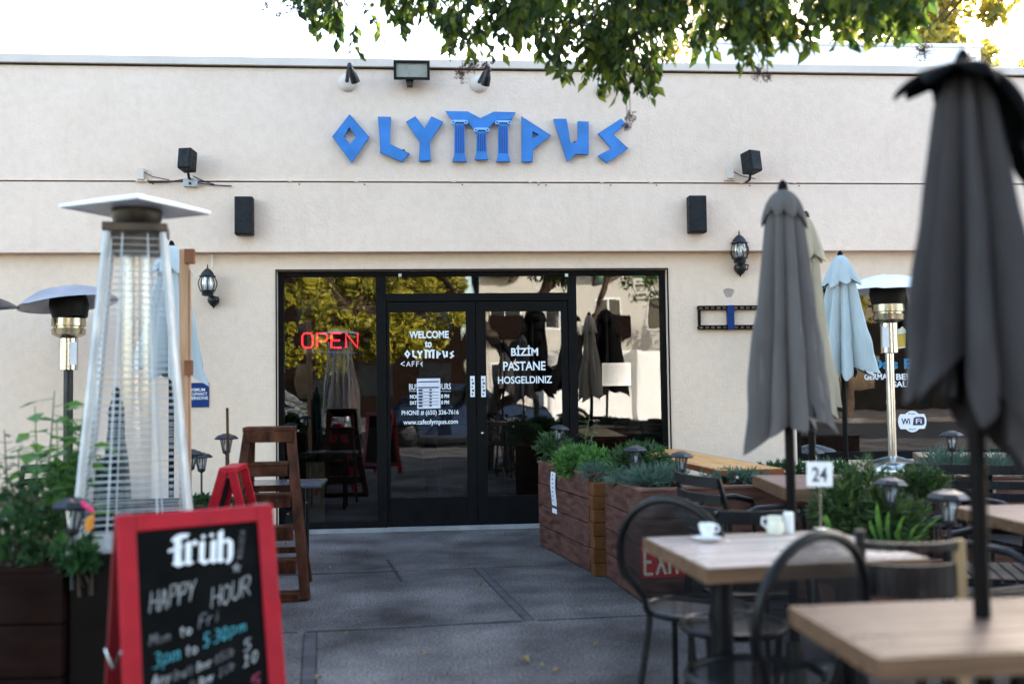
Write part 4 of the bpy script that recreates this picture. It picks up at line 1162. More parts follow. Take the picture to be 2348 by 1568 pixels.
# single-stroke handwriting, unit box letters
HW = {'H': [[(0,0),(0,1)],[(.8,0),(.8,1)],[(0,.5),(.8,.5)]], 'A': [[(0,0),(.4,1),(.8,0)],[(.15,.4),(.65,.4)]], 'P': [[(0,0),(0,1),(.6,1),(.75,.75),(.6,.5),(0,.5)]],
 'Y': [[(0,1),(.4,.5),(.8,1)],[(.4,.5),(.3,0)]], 'O': [[(.4,0),(.05,.25),(.05,.75),(.4,1),(.75,.75),(.75,.25),(.4,0)]], 'U': [[(0,1),(0,.25),(.3,0),(.6,.1),(.75,.4),(.75,1)]],
 'R': [[(0,0),(0,1),(.6,1),(.72,.75),(.6,.52),(0,.48)],[(.3,.5),(.85,0)]], 'M': [[(0,0),(.05,1),(.4,.35),(.75,1),(.8,0)]], 'F': [[(0,0),(.05,1),(.75,1)],[(0,.5),(.55,.55)]],
 'r': [[(0,0),(0,.6)],[(0,.4),(.25,.6),(.5,.55)]], 'i': [[(.2,0),(.2,.6)],[(.2,.82),(.22,.88)]], 't': [[(.25,.95),(.25,.1),(.5,0)],[(0,.65),(.55,.65)]],
 'o': [[(.3,0),(.05,.2),(.05,.45),(.3,.62),(.6,.45),(.6,.2),(.3,0)]], 'n': [[(0,0),(0,.6)],[(0,.4),(.3,.6),(.5,.5),(.5,0)]], 'p': [[(0,-.3),(0,.6),(.4,.6),(.55,.35),(.4,.05),(0,.05)]],
 'm': [[(0,0),(0,.6)],[(0,.45),(.2,.6),(.35,.45),(.35,0)],[(.35,.45),(.55,.6),(.7,.45),(.7,0)]], '3': [[(.05,.95),(.4,1),(.65,.8),(.35,.55),(.7,.3),(.4,0),(0,.08)]],
 '5': [[(.65,1),(.1,1),(.08,.58),(.45,.62),(.68,.35),(.45,0),(0,.08)]], '0': [[(.35,0),(.05,.3),(.1,.8),(.4,1),(.65,.75),(.62,.25),(.35,0)]], '1': [[(.1,.8),(.35,1),(.35,0)],[(.05,0),(.65,0)]],
 ':': [[(.2,.15),(.22,.2)],[(.2,.6),(.22,.66)]], 'y': [[(0,.6),(.25,.1)],[(.55,.6),(.1,-.35)]], 'D': [[(0,0),(0,1),(.45,.95),(.7,.6),(.6,.15),(0,0)]], 'a': [[(.55,.55),(.2,.6),(.02,.25),(.25,0),(.52,.3)],[(.55,.6),(.6,0)]],
 'f': [[(.5,.95),(.25,.9),(.2,0)],[(0,.6),(.5,.6)]], 'B': [[(0,0),(0,1),(.5,.95),(.55,.65),(0,.52),(.6,.4),(.6,.1),(0,0)]], 'e': [[(.05,.32),(.55,.35),(.4,.6),(.1,.5),(.05,.15),(.3,0),(.58,.1)]],
 'L': [[(0,1),(0,0),(.6,0)]], 'l': [[(.15,1),(.15,0)]], '.': [[(.15,.0),(.18,.06)]], 'T': [[(0,1),(.8,1)],[(.4,1),(.4,0)]], 's': [[(.5,.55),(.15,.6),(.1,.4),(.5,.25),(.4,0),(.02,.05)]], 'W': [[(0,1),(.2,0),(.4,.6),(.6,0),(.85,1)]]}
hq = random.Random(3)
def hand(txt, x, y, x1, y1, cap, wd, m_):
    """handwriting from x,y to x1,y1 along the baseline"""
    F = MB(); adv = []
    for ch in txt: adv.append(.55 if ch == ' ' else (max((p[0] for s_ in HW[ch] for p in s_))+.28))
    tot = sum(adv)-.28; L = math.hypot(x1-x, y1-y); cxd, cyd = (x1-x)/L, (y1-y)/L; k = L/tot; cur = 0
    for ch, a_ in zip(txt, adv):
        if ch != ' ':
            jx, jy = hq.uniform(-.04, .04), hq.uniform(-.05, .05)
            for s_ in HW[ch]:
                pts = []
                for (px, py) in s_:
                    uu = (cur+px+jx)*k; hh = (py+jy)*cap
                    pts.append((x+cxd*uu+.1*hh*(-cyd*1)+.04*hh, y+cyd*uu-hh))
                chalk(F, pts, wd*.60*hq.uniform(.8, 1.15))
        cur += a_
    return F.build('lettering', m_, pnl)
hand('HAPPY', 405, 925, 745, 850, 150, 12, M_chalk); hand('HOUR', 880, 918, 1195, 838, 150, 12, M_chalk)
hand('Mon', 415, 1160, 560, 1130, 75, 10, M_chalk_dim); hand('to', 640, 1112, 725, 1100, 75, 17, M_chalk); hand('Fri', 785, 1065, 930, 1020, 95, 10, M_chalk_dim)
hand('3pm', 445, 1325, 640, 1270, 110, 15, M_teal); hand('to', 690, 1250, 775, 1235, 75, 17, M_chalk); hand('5:30', 825, 1205, 1010, 1150, 100, 14, M_teal); hand('pm', 1040, 1130, 1165, 1100, 90, 13, M_teal)
hand('Any', 445, 1450, 575, 1420, 80, 13, M_chalk); hand('Draft', 610, 1420, 745, 1385, 70, 10, M_chalk_dim); hand('Beer', 785, 1370, 895, 1335, 65, 12, M_chalk); hand('0.5 Ltr', 925, 1330, 1075, 1270, 65, 8, M_chalk_dim); hand('5', 1150, 1262, 1205, 1245, 85, 15, M_chalk)
hand('Any', 490, 1570, 600, 1545, 75, 13, M_chalk); hand('Draft', 640, 1540, 770, 1490, 70, 9, M_chalk_dim); hand('Beer', 805, 1485, 915, 1440, 70, 11, M_chalk); hand('1 Ltr', 960, 1425, 1080, 1375, 65, 9, M_chalk_dim); hand('10', 1155, 1370, 1260, 1330, 85, 15, M_chalk)
hand('5', 1215, 1530, 1285, 1500, 85, 16, M_pink); hand('House Wine'.replace('H', 'H').replace('u', 'o'), 560, 1690, 1080, 1570, 70, 9, M_chalk_dim) if False else None
hand('Beer', 1000, 1600, 1120, 1570, 60, 10, M_chalk_dim)

# ------------------------------------------------------------------ small red A-board seen from the side
ra = thing('folding_sign', 'small red A-board seen edge on beside the ladder', 'sign board', (-1.10, 5.75, 0))
ap = V((-1.10, 5.6, .84))
m = MB()
for dy in (0, .34):
    a = ap + V((-.022, dy, 0)); m.bar(a, V((-1.36, 5.6+dy, .0)), .05, .03, up=(0, 1, 0))
m.bar(ap+V((-.022, 0, 0)), ap+V((-.022, .34, 0)), .05, .028); m.bar(V((-1.33, 5.62, .12)), V((-1.33, 5.92, .12)), .03, .05)
m.build('front_frame', M_red, ra, bevel=.003)
m = MB()
for dy in (0, .34):
    a = ap + V((.022, dy, 0)); m.bar(a, V((-.88, 5.6+dy, .0)), .045, .03, up=(0, 1, 0))
m.bar(ap+V((.022, 0, 0)), ap+V((.022, .34, 0)), .05, .028); m.bar(V((-.90, 5.62, .12)), V((-.90, 5.92, .12)), .03, .05)
m.build('back_frame', M_red, ra, bevel=.003)
m = MB(); m.prism([[ap+V((-.048, .02, -.06)), ap+V((-.048, .32, -.06)), V((-1.33, 5.92, .14)), V((-1.33, 5.62, .14))]], (.012, 0, 0)); m.build('panel', M_board, ra)

# ------------------------------------------------------------------ brown step ladder
ld = thing('step_ladder', 'worn brown wooden stepladder standing left of the door', 'ladder', (-.97, 6.45, 0))
m = MB(); Yf, Zt = 6.20, 1.02
def lx(z, s_): return -1.0 + s_*(.135+.115*(1-z/Zt)) + .045*(1-z/Zt)*0
tops = {s_: V((-1.0+s_*.130, 6.42, Zt)) for s_ in (-1, 1)}
feet = {s_: V((-1.0+s_*.245, Yf, .0)) for s_ in (-1, 1)}
for s_ in (-1, 1):
    m = MB(); m.bar(feet[s_], tops[s_], .055, .085, up=(0, 1, 0)); m.build('side_rail', M_ladder, ld, bevel=.005)
for k, z in enumerate((.03, .225, .42, .615, .805)):
    t = z/Zt; c = feet[-1].lerp(tops[-1], t); d = feet[1].lerp(tops[1], t)
    m = MB(); m.box(c.x+.028, d.x-.028, c.y-.06, c.y+.05, z+.0, z+.022); m.box(c.x+.03, d.x-.03, c.y-.058, c.y-.036, z-.065, z-.001); m.build('step', M_ladder, ld, bevel=.004)
m = MB(); m.box(-1.155, -.845, 6.34, 6.52, Zt+.001, Zt+.026); m.box(-1.15, -.85, 6.345, 6.365, Zt-.07, Zt); m.build('top_step', M_ladder, ld, bevel=.004)
for s_ in (-1, 1):
    m = MB(); m.bar(V((-1.0+s_*.20, 6.80, 0)), V((-1.0+s_*.115, 6.47, Zt-.01)), .03, .05, up=(0, 1, 0)); m.build('rear_leg', M_ladder, ld, bevel=.003)
for z in (.2, .62):
    m = MB(); m.box(-1.0-.20+.085*z, -1.0+.20-.085*z, 6.79-.33*z, 6.81-.33*z, z, z+.04); m.build('brace', M_ladder, ld)
m = MB()
for k, (px, py) in enumerate(((583, 1101), (661, 1100), (586, 1178), (663, 1175), (681, 988), (554, 990), (705, 1150), (660, 1240))):
    p = at(px, py, y=6.3); 
    t = p.z/Zt; c = feet[-1].lerp(tops[-1], t)
    m.lathe((p.x, c.y-.062, p.z), [(.006, 0), (.006, .004)], 8, RX(PI/2))
m.build('screw', M_steel, ld)
# dark low side table behind the ladder
st = thing('side_table', 'low dark side table with glossy top behind the stepladder', 'table', (-.98, 7.35, 0))
m = MB(); m.box(-1.32, -.755, 7.12, 7.58, .585, .61); m.build('tabletop', mat('dark_gloss_top', (.05, .06, .085), .2), st, bevel=.006)
for x, y in ((-1.27, 7.17), (-.90, 7.2), (-1.27, 7.53), (-.90, 7.5)):
    m = MB(); m.tube([(x, y, 0), (x, y, .584)], .014, 8); m.build('leg', M_chair, st)
m = MB(); m.tube([(-1.27, 7.17, .2), (-1.1, 7.3, .5), (-.95, 7.35, .56)], .02, 8); m.build('brace', M_chair, st)

# ------------------------------------------------------------------ gas heaters
hx, hy = -1.205, 4.25
ph = thing('pyramid_heater', 'tall silver pyramid patio heater with glass tube and flat hood coloured white for sky glare', 'heater', (hx, hy, 0), math.radians(12))
Rz12 = RZ(math.radians(12))
def PH(x, y, z): return V((hx, hy, 0)) + Rz12 @ V((x, y, z))
z0_, z1_ = .66, 1.95
def half(z): return .215 + (.105-.215)*(z-z0_)/(z1_-z0_)
m = MB()
for k in range(4):
    pass
for sx, sy in ((-1, -1), (1, -1), (1, 1), (-1, 1)):
    m = MB(); a, b_ = half(z0_), half(z1_)
    m.bar((sx*a, sy*a, z0_), (sx*b_, sy*b_, z1_), .022, .022, up=(1, 1, 0)); m.build('corner_post', M_postsilver, ph, world=False, bevel=.003)
for k, ang_ in enumerate((0, PI/2, PI, 3*PI/2)):
    m = MB(); Rk = RZ(ang_); nb = 46
    for i in range(nb+1):
        z = z0_+.02+(z1_-z0_-.04)*i/nb; h_ = half(z)-.006
        m.tube([Rk @ V((-h_, -h_, z)), Rk @ V((h_, -h_, z))], .0022, 5)
    for s_ in (-.45, .45):
        m.tube([Rk @ V((s_*half(z0_), -half(z0_)+.008, z0_)), Rk @ V((s_*half(z1_), -half(z1_)+.008, z1_))], .0035, 5)
    m.build('guard_grille', M_grill, ph, world=False)
m = MB(); m.lathe((0, 0, 0), [(.060, .62), (.060, 1.90)], 24, caps=False); m.build('glass_tube', glass_mat('quartz_tube', (.88, .89, .89), .10, .12), ph, world=False)
m = MB(); m.box(-.225, .225, -.225, .225, .02, .655); m.build('base_cabinet', mat('brown_black_panel', (.007, .0042, .0028), .6, spec=.12, var=.25, scale=3), ph, world=False, bevel=.006)
m = MB()
m.box(-.235, .235, -.235, .235, .6555, .672); m.build('base_rim', M_postsilver, ph, world=False, bevel=.003)
for x, y in ((-.19, -.19), (.19, -.19), (-.19, .19), (.19, .19)):
    m = MB(); m.lathe((x, y, 0), [(.025, 0), (.025, .019)], 12); m.build('foot', M_rubber, ph, world=False)
m = MB(); m.box(-.125, .125, -.125, .125, 1.93, 1.965); m.lathe((0, 0, 0), [(.085, 1.966), (.10, 2.0), (.10, 2.035)], 20)
m.box(-.09, .09, -.09, .09, 1.85, 1.929); m.build('burner_head', mat('sooty_steel', (.05, .042, .035), .35, .7, var=.4, scale=12), ph, world=False, bevel=.003)
m = MB()     # square hood: shallow pyramid with turned-down rim
hw = .212
T4 = [(-hw, -hw), (hw, -hw), (hw, hw), (-hw, hw)]
vs = [(x, y, 2.030) for x, y in T4] + [(x*1.0, y*1.0, 2.044) for x, y in T4] + [(x*.5, y*.5, 2.078) for x, y in T4] + [(x*.96, y*.96, 2.036) for x, y in T4]
Rh = RZ(math.radians(-41)); vs = [Rh @ V(p) for p in vs]
m.add(vs, [(0,1,5,4),(1,2,6,5),(2,3,7,6),(3,0,4,7),(4,5,9,8),(5,6,10,9),(6,7,11,10),(7,4,8,11),(8,9,10,11),(1,0,12,13),(2,1,13,14),(3,2,14,15),(0,3,15,12),(15,14,13,12)])
ho = m.build('hood', M_hood, ph, world=False, bevel=.004)

def mushroom(label, x, y, zt, polemat, tilt=(0, 0), hoodmat=M_hood, R_=.40, label_side=-1):
    r = thing('mushroom_heater', label, 'heater', (x, y, 0), 0, 'mushroom shaped gas heaters')
    Rt = Matrix.Rotation(tilt[0], 3, 'X') @ Matrix.Rotation(tilt[1], 3, 'Y')
    top = V((0, 0, zt-.13))
    m = MB(); n = 48
    def mod(i, a, rr, zz):
        seg = (a/(2*PI)*3) % 1
        return rr, zz + (.010*(seg-.5) if rr > .1 else 0)
    m.lathe(top, [(.02, .135), (.12, .128), (.24, .095), (R_*.80, .055), (R_, .002), (R_+.003, -.006), (R_-.01, .0), (R_*.80, .045), (.24, .085), (.10, .11)], n, Rt, mod)
    m.build('hood', hoodmat, r, world=False, ang=25)
    m = MB(); m.lathe(top, [(.13, .09), (.145, .02), (.150, -.03), (.13, -.12)], 28, Rt); m.build('emitter', mat('soot_black', (.012, .011, .010), .5), r, world=False)
    m = MB(); m.lathe(top + V((0, 0, -.27)), [(.085, 0), (.125, .02), (.13, .065), (.117, .07), (.117, .085), (.13, .09), (.128, .15)], 28); m.build('burner_band', M_brass, r, world=False)
    m = MB(); m.lathe(top + V((0, 0, -.53)), [(.055, -.005), (.072, 0), (.072, .25), (.06, .265)], 24); m.build('control_head', M_steel, r, world=False)
    m = MB(); m.obox(top + V((label_side*.055, -.055, -.40)), (.055, .003, .18), RZ(label_side*PI/4)); m.build('label_plate', M_decal, r, world=False)
    m = MB(); m.tube([(0, 0, .6), (0, 0, zt-.66)], .036, 16); m.build('pole', polemat, r, world=False)
    if polemat is M_steel:
        m = MB(); m.tube([(0, 0, 1.09), (0, 0, 1.105)], .039, 16); m.build('pole_joint', M_steel, r, world=False)
    m = MB(); m.lathe((0, 0, 0), [(.24, .06), (.24, .52), (.235, .56), (.20, .595), (.08, .63), (.045, .64)], 32); m.build('tank_housing', polemat, r, world=False)
    m = MB(); m.lathe((0, 0, 0), [(.27, 0), (.27, .04), (.24, .059)], 32); m.build('base', polemat, r, world=False)
    return r
mushroom('stainless mushroom heater in front of the right window', 3.93, 8.2, 2.18, M_steel)
mushroom('black pole mushroom heater with tilted grey hood behind left plants', -2.87, 8.25, 2.12, M_black, (math.radians(-3), math.radians(-8)), mat('grey_hood', (.40, .40, .44), .5, .5), .38, 1)
mushroom('dark mushroom heater cut by the left edge of the photo', -3.60, 8.05, 2.06, M_black, (math.radians(4), math.radians(-3)), mat('black_hood', (.06, .06, .065), .4, .4), .40, 1)

# ------------------------------------------------------------------ folded umbrellas
umbrella('tall grey folded umbrella behind the cup table', 1.376, 3.72, 2.01, 1.115, .085, .136, (M_umb_grey, M_umb_grey, M_pole), seed=4, cap_drop=.125, cap_flare=1.0, hemdrop=.10, turn=.5, amp=.40, rneck=.058, hem_tilt=(.05, -.02))
umbrella('dark folded umbrella with black cap at the right edge', 1.228, 2.152, 1.985, 1.19, .150, .158, (M_umb_grey2, M_umb_black, M_pole), seed=9, cap_drop=.06, cap_flare=1.0, hemdrop=.16, turn=.15, amp=.40, rneck=.055, cap_lean=1.5, hem_tilt=(-.13, 0))
umbrella('beige folded umbrella half hidden behind the grey one', 2.105, 5.35, 2.18, 1.12, .085, .135, (M_umb_beige, M_umb_beige, M_pole), seed=12, cap_drop=.25, cap_flare=1.25, hemdrop=.10, turn=.9)
umbrella('pale blue folded umbrella left of the stainless heater', 3.155, 7.35, 2.23, 1.30, .11, .245, (M_umb_pale, M_umb_pale, M_pole), rneck=.06, seed=21, cap_drop=.24, cap_flare=1.4, hemdrop=.16, turn=.3)
umbrella('pale blue folded umbrella behind the pyramid heater', -1.815, 7.25, 2.30, 1.40, .11, .20, (M_umb_pale, M_umb_pale, M_pole), seed=33, cap_drop=.20, cap_flare=1.3, hemdrop=.14, turn=.2)

umbrella('short dark green umbrella shape added for a reflection in the pyramid heater', -1.47, 4.86, 1.25, .55, .035, .10, (mat('green_reflection_body', (.010, .030, .030), .9, var=.15, scale=4), mat('green_reflection_cap', (.010, .028, .028), .9), M_pole), seed=44, cap_drop=.10, cap_flare=1.1, hemdrop=.08, turn=.2)  # added shape, stands in for a reflection in the heater

# wooden post with blocks
p0 = at(422, 572, y=6.0)
wp = thing('wooden_post', 'raw pine post with two blocks beside the pyramid heater', 'post', (p0.x, 6.0, 0))
m = MB(); a, b_ = at(412, 700, y=6.0), at(433, 700, y=6.0); m.box(a.x, b_.x, 5.985, 6.03, 0, p0.z); m.build('post', M_post, wp, bevel=.003)
m = MB(); a2 = at(437, 700, y=6.0); m.box(b_.x+.001, a2.x, 5.995, 6.02, 0, p0.z-.12); m.build('side_strip', M_post, wp, bevel=.002)
for y0, y1, x1 in ((572, 605, 447), (826, 860, 442)):
    m = MB(); c0, c1 = at(425, y0, y=5.97), at(x1, y1, y=5.97); m.box(c0.x, c1.x, 5.94, 5.984, c1.z, c0.z); m.build('block', M_post_red, wp, bevel=.003)

# ------------------------------------------------------------------ tables
plank_table('pale wooden cafe table with white cup and number stand', (1.115, 3.165), .68, .59, math.radians(5), .75, .042, (M_table_pale, M_table_edge), ((-.215, -.07), (.24, 0)), 7)
plank_table('wooden cafe table in the right foreground with umbrella pole through it', (1.325, 2.11), .92, .44, math.radians(1), .75, .042, (M_table, M_table_edge), ((0, .04),), 6)
plank_table('long orange varnished plank table below the storefront', (1.90, 7.0), .40, 2.0, math.radians(4), .75, .035, (M_orange, M_orange_edge), (), 3, 'y', legs=((-.14, -.9), (.14, -.9), (-.14, .9), (.14, .9)))
plank_table('reddish plank table behind the number stand', (2.17, 5.30), .62, .78, math.radians(-6), .74, .06, (M_table_red, M_table_edge), ((0, 0),), 6)
plank_table('tan plank table under the right window', (3.92, 6.75), .90, .50, math.radians(-22), .75, .05, (M_tan, M_table_edge), (), 4, legs=((-.36, 0), (.36, 0)))
plank_table('reddish table cut by the right photo edge', (2.55, 3.75), .70, .60, 0, .75, .042, (M_table_red, M_table_edge), ((0, 0),), 6)
plank_table('tan plank table behind the left plants', (-2.45, 5.75), 1.1, .65, math.radians(3), .74, .05, (M_tan, M_table_edge), (), 5, legs=((-.45, -.25), (.45, -.25), (-.45, .25), (.45, .25)))
plank_table('tan bench beside the left plank table', (-2.2, 5.0), 1.0, .30, math.radians(3), .62, .04, (M_tan, M_table_edge), (), 3, legs=((-.4, 0), (.4, 0)))

# ------------------------------------------------------------------ chairs
bistro_chair('round backed black chair left of the cup table', (1.00, 3.70, 0), math.radians(-38))
bistro_chair('round backed black chair nearest the camera by the cup table', (.93, 2.83, 0), math.radians(26))
sx_ = thing('metal_stool', 'low round black metal stool tucked under the cup table', 'stool', (1.04, 3.40, 0))
m = MB(); m.lathe((0, 0, 0), [(.17, .445), (.15, .452), (.005, .448)], 32, caps=False); m.build('seat', M_mesh, sx_, world=False)
m = MB(); m.tube([(.175*math.cos(2*PI*k/36), .175*math.sin(2*PI*k/36), .445) for k in range(36)], .013, 8, closed=True); m.build('seat_rim', M_chair, sx_, world=False)
for k in range(4):
    a = PI/4+k*PI/2; m = MB(); m.tube([(.17*math.cos(a), .17*math.sin(a), .435), (.15*math.cos(a), .15*math.sin(a), .2), (.19*math.cos(a), .19*math.sin(a), 0)], .012, 8); m.build('leg', M_chair, sx_, world=False)
c_ = slat_chair('slatted chair behind the cup table seen from its back', (1.30, 4.14, 0), math.radians(-2)); c_.scale = (.74, .92, .965)
slat_chair('slatted chair standing sideways by the orange table', (1.68, 5.2, 0), math.radians(-75))
slat_chair('slatted chair cut by the right photo edge', (2.33, 3.70, 0), math.radians(18))
slat_chair('slatted chair left of the stainless heater foot', (3.05, 5.70, 0), math.radians(-25))
slat_chair('slatted chair between the conifers and the tan table', (3.15, 5.05, 0), math.radians(10))
slat_chair('slatted chair in front of the tan table, nearer right', (3.35, 5.55, 0), math.radians(-12))
slat_chair('slatted chair turned sideways behind the leaning lamp', (2.45, 4.25, 0), math.radians(70))
slat_chair('slatted chair behind the left plants', (-2.35, 6.6, 0), math.radians(200))
# dark wooden chair between the two tables
dc = thing('wooden_chair', 'dark glossy wooden chair with curved back and pale leg', 'chair', (1.385, 2.92, 0), math.radians(-8)); dc.scale = (1, 1, 1.05)
def arc(z, hh, th, mm, r=.30, w_=.135, y0=-.17):
    pts = []
    for k in range(11):
        x = -w_+2*w_*k/10; pts.append((x, y0-.05*(1-(x/w_)**2), z))
    for p, q_ in zip(pts, pts[1:]): mm.bar(p, q_, th, hh)
m = MB(); arc(.775, .022, .026, m); m.build('top_rail', M_darkwood, dc, world=False)
m = MB(); arc(.685, .085, .014, m); m.build('back_panel', M_darkwood, dc, world=False)
m = MB(); m.tube([(-.138, -.19, 0), (-.138, -.165, .45), (-.138, -.17, .815)], .015, 10); m.build('leg', M_darkwood, dc, world=False)
m = MB(); m.box(.122, .150, -.19, -.160, 0, .79); m.build('leg', M_lightleg, dc, world=False, bevel=.004)
for s_ in (-1, 1):
    m = MB(); m.box(s_*.13-.014, s_*.13+.014, .14, .168, 0, .44); m.build('leg', M_darkwood, dc, world=False, bevel=.003)
m = MB(); m.box(-.155, .155, -.175, .18, .441, .47); m.build('seat', M_darkwood, dc, world=False, bevel=.01)

# ------------------------------------------------------------------ planters
ang1 = math.atan2(6.759-8.015, 1.089-.879)           # run of the angled boxes
def along(p, q, width, h, label, trims=()):
    p, q = V((*p, 0)), V((*q, 0)); d = (q-p); L = d.length; d.normalize(); n = V((-d.y, d.x, 0))
    if n.x < 0: n = -n
    c = (p+q)/2 + n*width/2
    return planter(label, (c.x, c.y), width, L, math.atan2(-d.x, d.y) if d.y > 0 else math.atan2(d.x, -d.y), h, (M_redwood,), 4, trims=trims)
pA = along((.879, 8.02), (1.089, 6.80), .50, .66, 'angled stained redwood planter box nearest the door')
pB = along((1.172, 6.62), (1.236, 5.79), .56, .65, 'angled stained redwood planter box carrying the EXIT sign')
# slim stack of end-grain boards between the two boxes
es = MB()
for k in range(7):
    es.obox((1.150, 6.71, .045+.089*k), (.125 if k % 2 else .112, .12, .084), RZ(math.radians(4)))
tag(es.build('board_stack', M_endgrain, loc=(1.15, 6.735, 0), bevel=.003), 'narrow column of orange end grain boards joining the two angled planters', 'post')
planter('low dark red planter under the reddish table', (2.05, 5.95), 1.1, .40, math.radians(-2), .66, (M_redwood,), 4)
planter('dark red planter along the right window', (4.1, 6.35), 2.3, .34, math.radians(-10), .60, (M_redwood,), 4)
planter('small red planter against the wall behind the reddish table', (2.72, 7.0), .9, .34, math.radians(-4), .60, (M_redwood,), 4)
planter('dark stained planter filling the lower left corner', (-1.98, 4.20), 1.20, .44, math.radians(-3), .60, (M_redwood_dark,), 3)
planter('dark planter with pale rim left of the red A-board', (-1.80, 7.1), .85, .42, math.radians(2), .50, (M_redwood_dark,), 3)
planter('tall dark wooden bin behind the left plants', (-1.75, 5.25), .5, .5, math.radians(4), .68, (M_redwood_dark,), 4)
# half barrel with conifers
hb = thing('barrel_planter', 'round wooden tub planter beside the cup table', 'planter', (2.12, 4.50, 0))
m = MB(); m.lathe((0, 0, 0), [(.27, 0), (.30, .2), (.33, .46), (.33, .50), (.30, .50), (.295, .44), (.02, .44)], 36); m.build('tub', M_redwood, hb, world=False)
m = MB(); m.lathe((0, 0, .44), [(.294, 0), (.2, .015), (.02, .02)], 24); m.build('soil', M_soil, hb, world=False)
m = MB()
for z, rr in ((.12, .292), (.36, .322)): m.lathe((0, 0, z), [(rr, 0), (rr+.004, 0), (rr+.006, .03), (rr, .03)], 36, caps=False)
m.build('hoop', M_lamp, hb, world=False)

# EXIT sign and paper label on the planters
INVB = INV[pB.name].inverted()
def PB(x, y, z): return INVB @ V((x, y, z))
yb = -(V((1.236, 5.79))-V((1.172, 6.62))).length/2 - .006
ex = thing('exit_sign', 'red EXIT sign with arrow fixed to the planter front', 'sign', PB(-.14, yb, .13))
m = MB(); x0, x1, zz0, zz1 = -.285, .020, .150, .330
vs = [PB(x, y, z) for y in (yb, yb+.004) for x, z in ((x0, zz0), (x1, zz0), (x1, zz1), (x0, zz1))]
m.add(vs, [(0,1,2,3),(7,6,5,4),(4,5,1,0),(5,6,2,1),(6,7,3,2),(7,4,0,3)]); m.build('plate', M_exit, ex)
o_ = PB(x0+.012, yb-.0015, zz0+.018); ux_ = (PB(1, 0, 0)-PB(0, 0, 0)).normalized()
m = MB()
def estroke(pts):
    P3 = [o_ + ux_*x + V((0, 0, z)) for x, z in pts]
    for p, q_ in zip(P3, P3[1:]): m.bar(p, q_, .017, .001, up=(0, 1, 0))
for l in ([(.055,.142),(.008,.142),(.008,.004),(.058,.004)], [(.008,.075),(.048,.075)], [(.078,.15),(.135,0)], [(.135,.15),(.078,0)], [(.158,.15),(.158,0)], [(.175,.142),(.232,.142)], [(.203,.15),(.203,0)]): estroke(l)
m.build('lettering', M_cream, ex)
m = MB(); m.prism([[o_+ux_*x+V((0, 0, z)) for x, z in ((.238,.06),(.262,.06),(.262,.048),(.282,.070),(.262,.092),(.262,.080),(.238,.080))]], V((0, .001, 0))); m.build('arrow', M_cream, ex)
INVA = INV[pA.name].inverted()
def PA(x, y, z): return INVA @ V((x, y, z))
pl_ = thing('paper_label', 'long white paper strip with dark writing hanging on the angled planter', 'label', PA(-.26, .12, .4))
m = MB()
u0, u1 = .12, .24
ya = .62*1.0
for k in range(6):
    z1 = .62-.052*k; z2 = z1-.052
    b1, b2 = .006*math.sin(k*.9), .006*math.sin((k+1)*.9)
    vs = [PA(-.257-b1, u1, z1), PA(-.257-b1, u0, z1), PA(-.257-b2, u0, z2), PA(-.257-b2, u1, z2)]
    vs2 = [v + (PA(-.01, 0, 0)-PA(0, 0, 0)).normalized()*.0015 for v in vs]
    m.add(vs+vs2, [(0,1,2,3),(7,6,5,4),(4,5,1,0),(5,6,2,1),(6,7,3,2),(7,4,0,3)])
m.build('strip', M_paper, pl_)
lq = random.Random(5)
for k in range(7):
    z = .60-.032*k; uu = .175+lq.uniform(-.008, .008)
    m = MB(); m.obox(PA(-.2665, uu, z), (.002, .022*lq.uniform(.5, 1), .009), (INVA.to_3x3())); m.build('printed_line', M_ink, pl_)

# ------------------------------------------------------------------ crockery and number stand on the cup table
def cup(label, loc, rz, h=.06):
    r = thing('coffee_cup', label, 'cup', loc, rz); r.scale = (.68, .68, .74)
    m = MB(); m.lathe((0, 0, 0), [(.022, .018), (.024, .02), (.033, .04), (.040, .06), (.041, .078), (.038, .078), (.036, .06), (.028, .035), (.01, .026)], 28); m.build('bowl', M_porc, r, world=False)
    m = MB(); m.tube([(.036, 0, .068), (.052, 0, .070), (.062, 0, .056), (.054, 0, .040), (.033, 0, .038)], .0045, 8); m.build('handle', M_porc, r, world=False)
    m = MB(); m.lathe((0, 0, .0), [(.03, .001), (.05, .005), (.072, .014), (.074, .016), (.05, .010), (.02, .008)], 32); m.build('saucer', M_porc, r, world=False)
    return r
c = at(1622, 1240, z=.75); cup('white coffee cup on a saucer at left of the table', (c.x, c.y, .751), 0)
c = at(1775, 1222, z=.75)
jg = thing('creamer_jug', 'cream coloured jug with handle on table by the umbrella pole', 'jug', (c.x-.01, c.y-.04, .751), PI); jg.scale = (.8, .8, .8)
m = MB(); m.lathe((0, 0, 0), [(.03, .001), (.038, .02), (.036, .05), (.030, .068), (.034, .08), (.030, .08), (.026, .066), (.01, .02)], 24); m.build('body', M_cream_jug, jg, world=False)
m = MB(); m.tube([(.030, 0, .07), (.055, 0, .075), (.058, 0, .05), (.036, 0, .03)], .005, 8); m.build('handle', M_porc, jg, world=False)
m = MB(); m.lathe((c.x+.05, c.y-.01, .751), [(.016, 0), (.018, .005), (.018, .07), (.014, .074)], 18)
tag(m.build('salt_shaker', M_porc, loc=(c.x+.05, c.y-.01, .751)), 'small white shaker standing right of the umbrella pole', 'shaker')
f_ = at(1881, 1212, z=.752); 
Yn = f_.y-.005; f_ = V((at(1880, 1130, y=Yn).x, Yn, .752))
ns = thing('table_number', 'white card with number 24 on a thin metal stand', 'number stand', f_)
m = MB(); m.lathe(f_, [(.03, 0), (.03, .004), (.004, .008)], 20); m.tube([f_, f_+V((0, 0, .19))], .003, 6); m.build('stand', M_steel, ns)
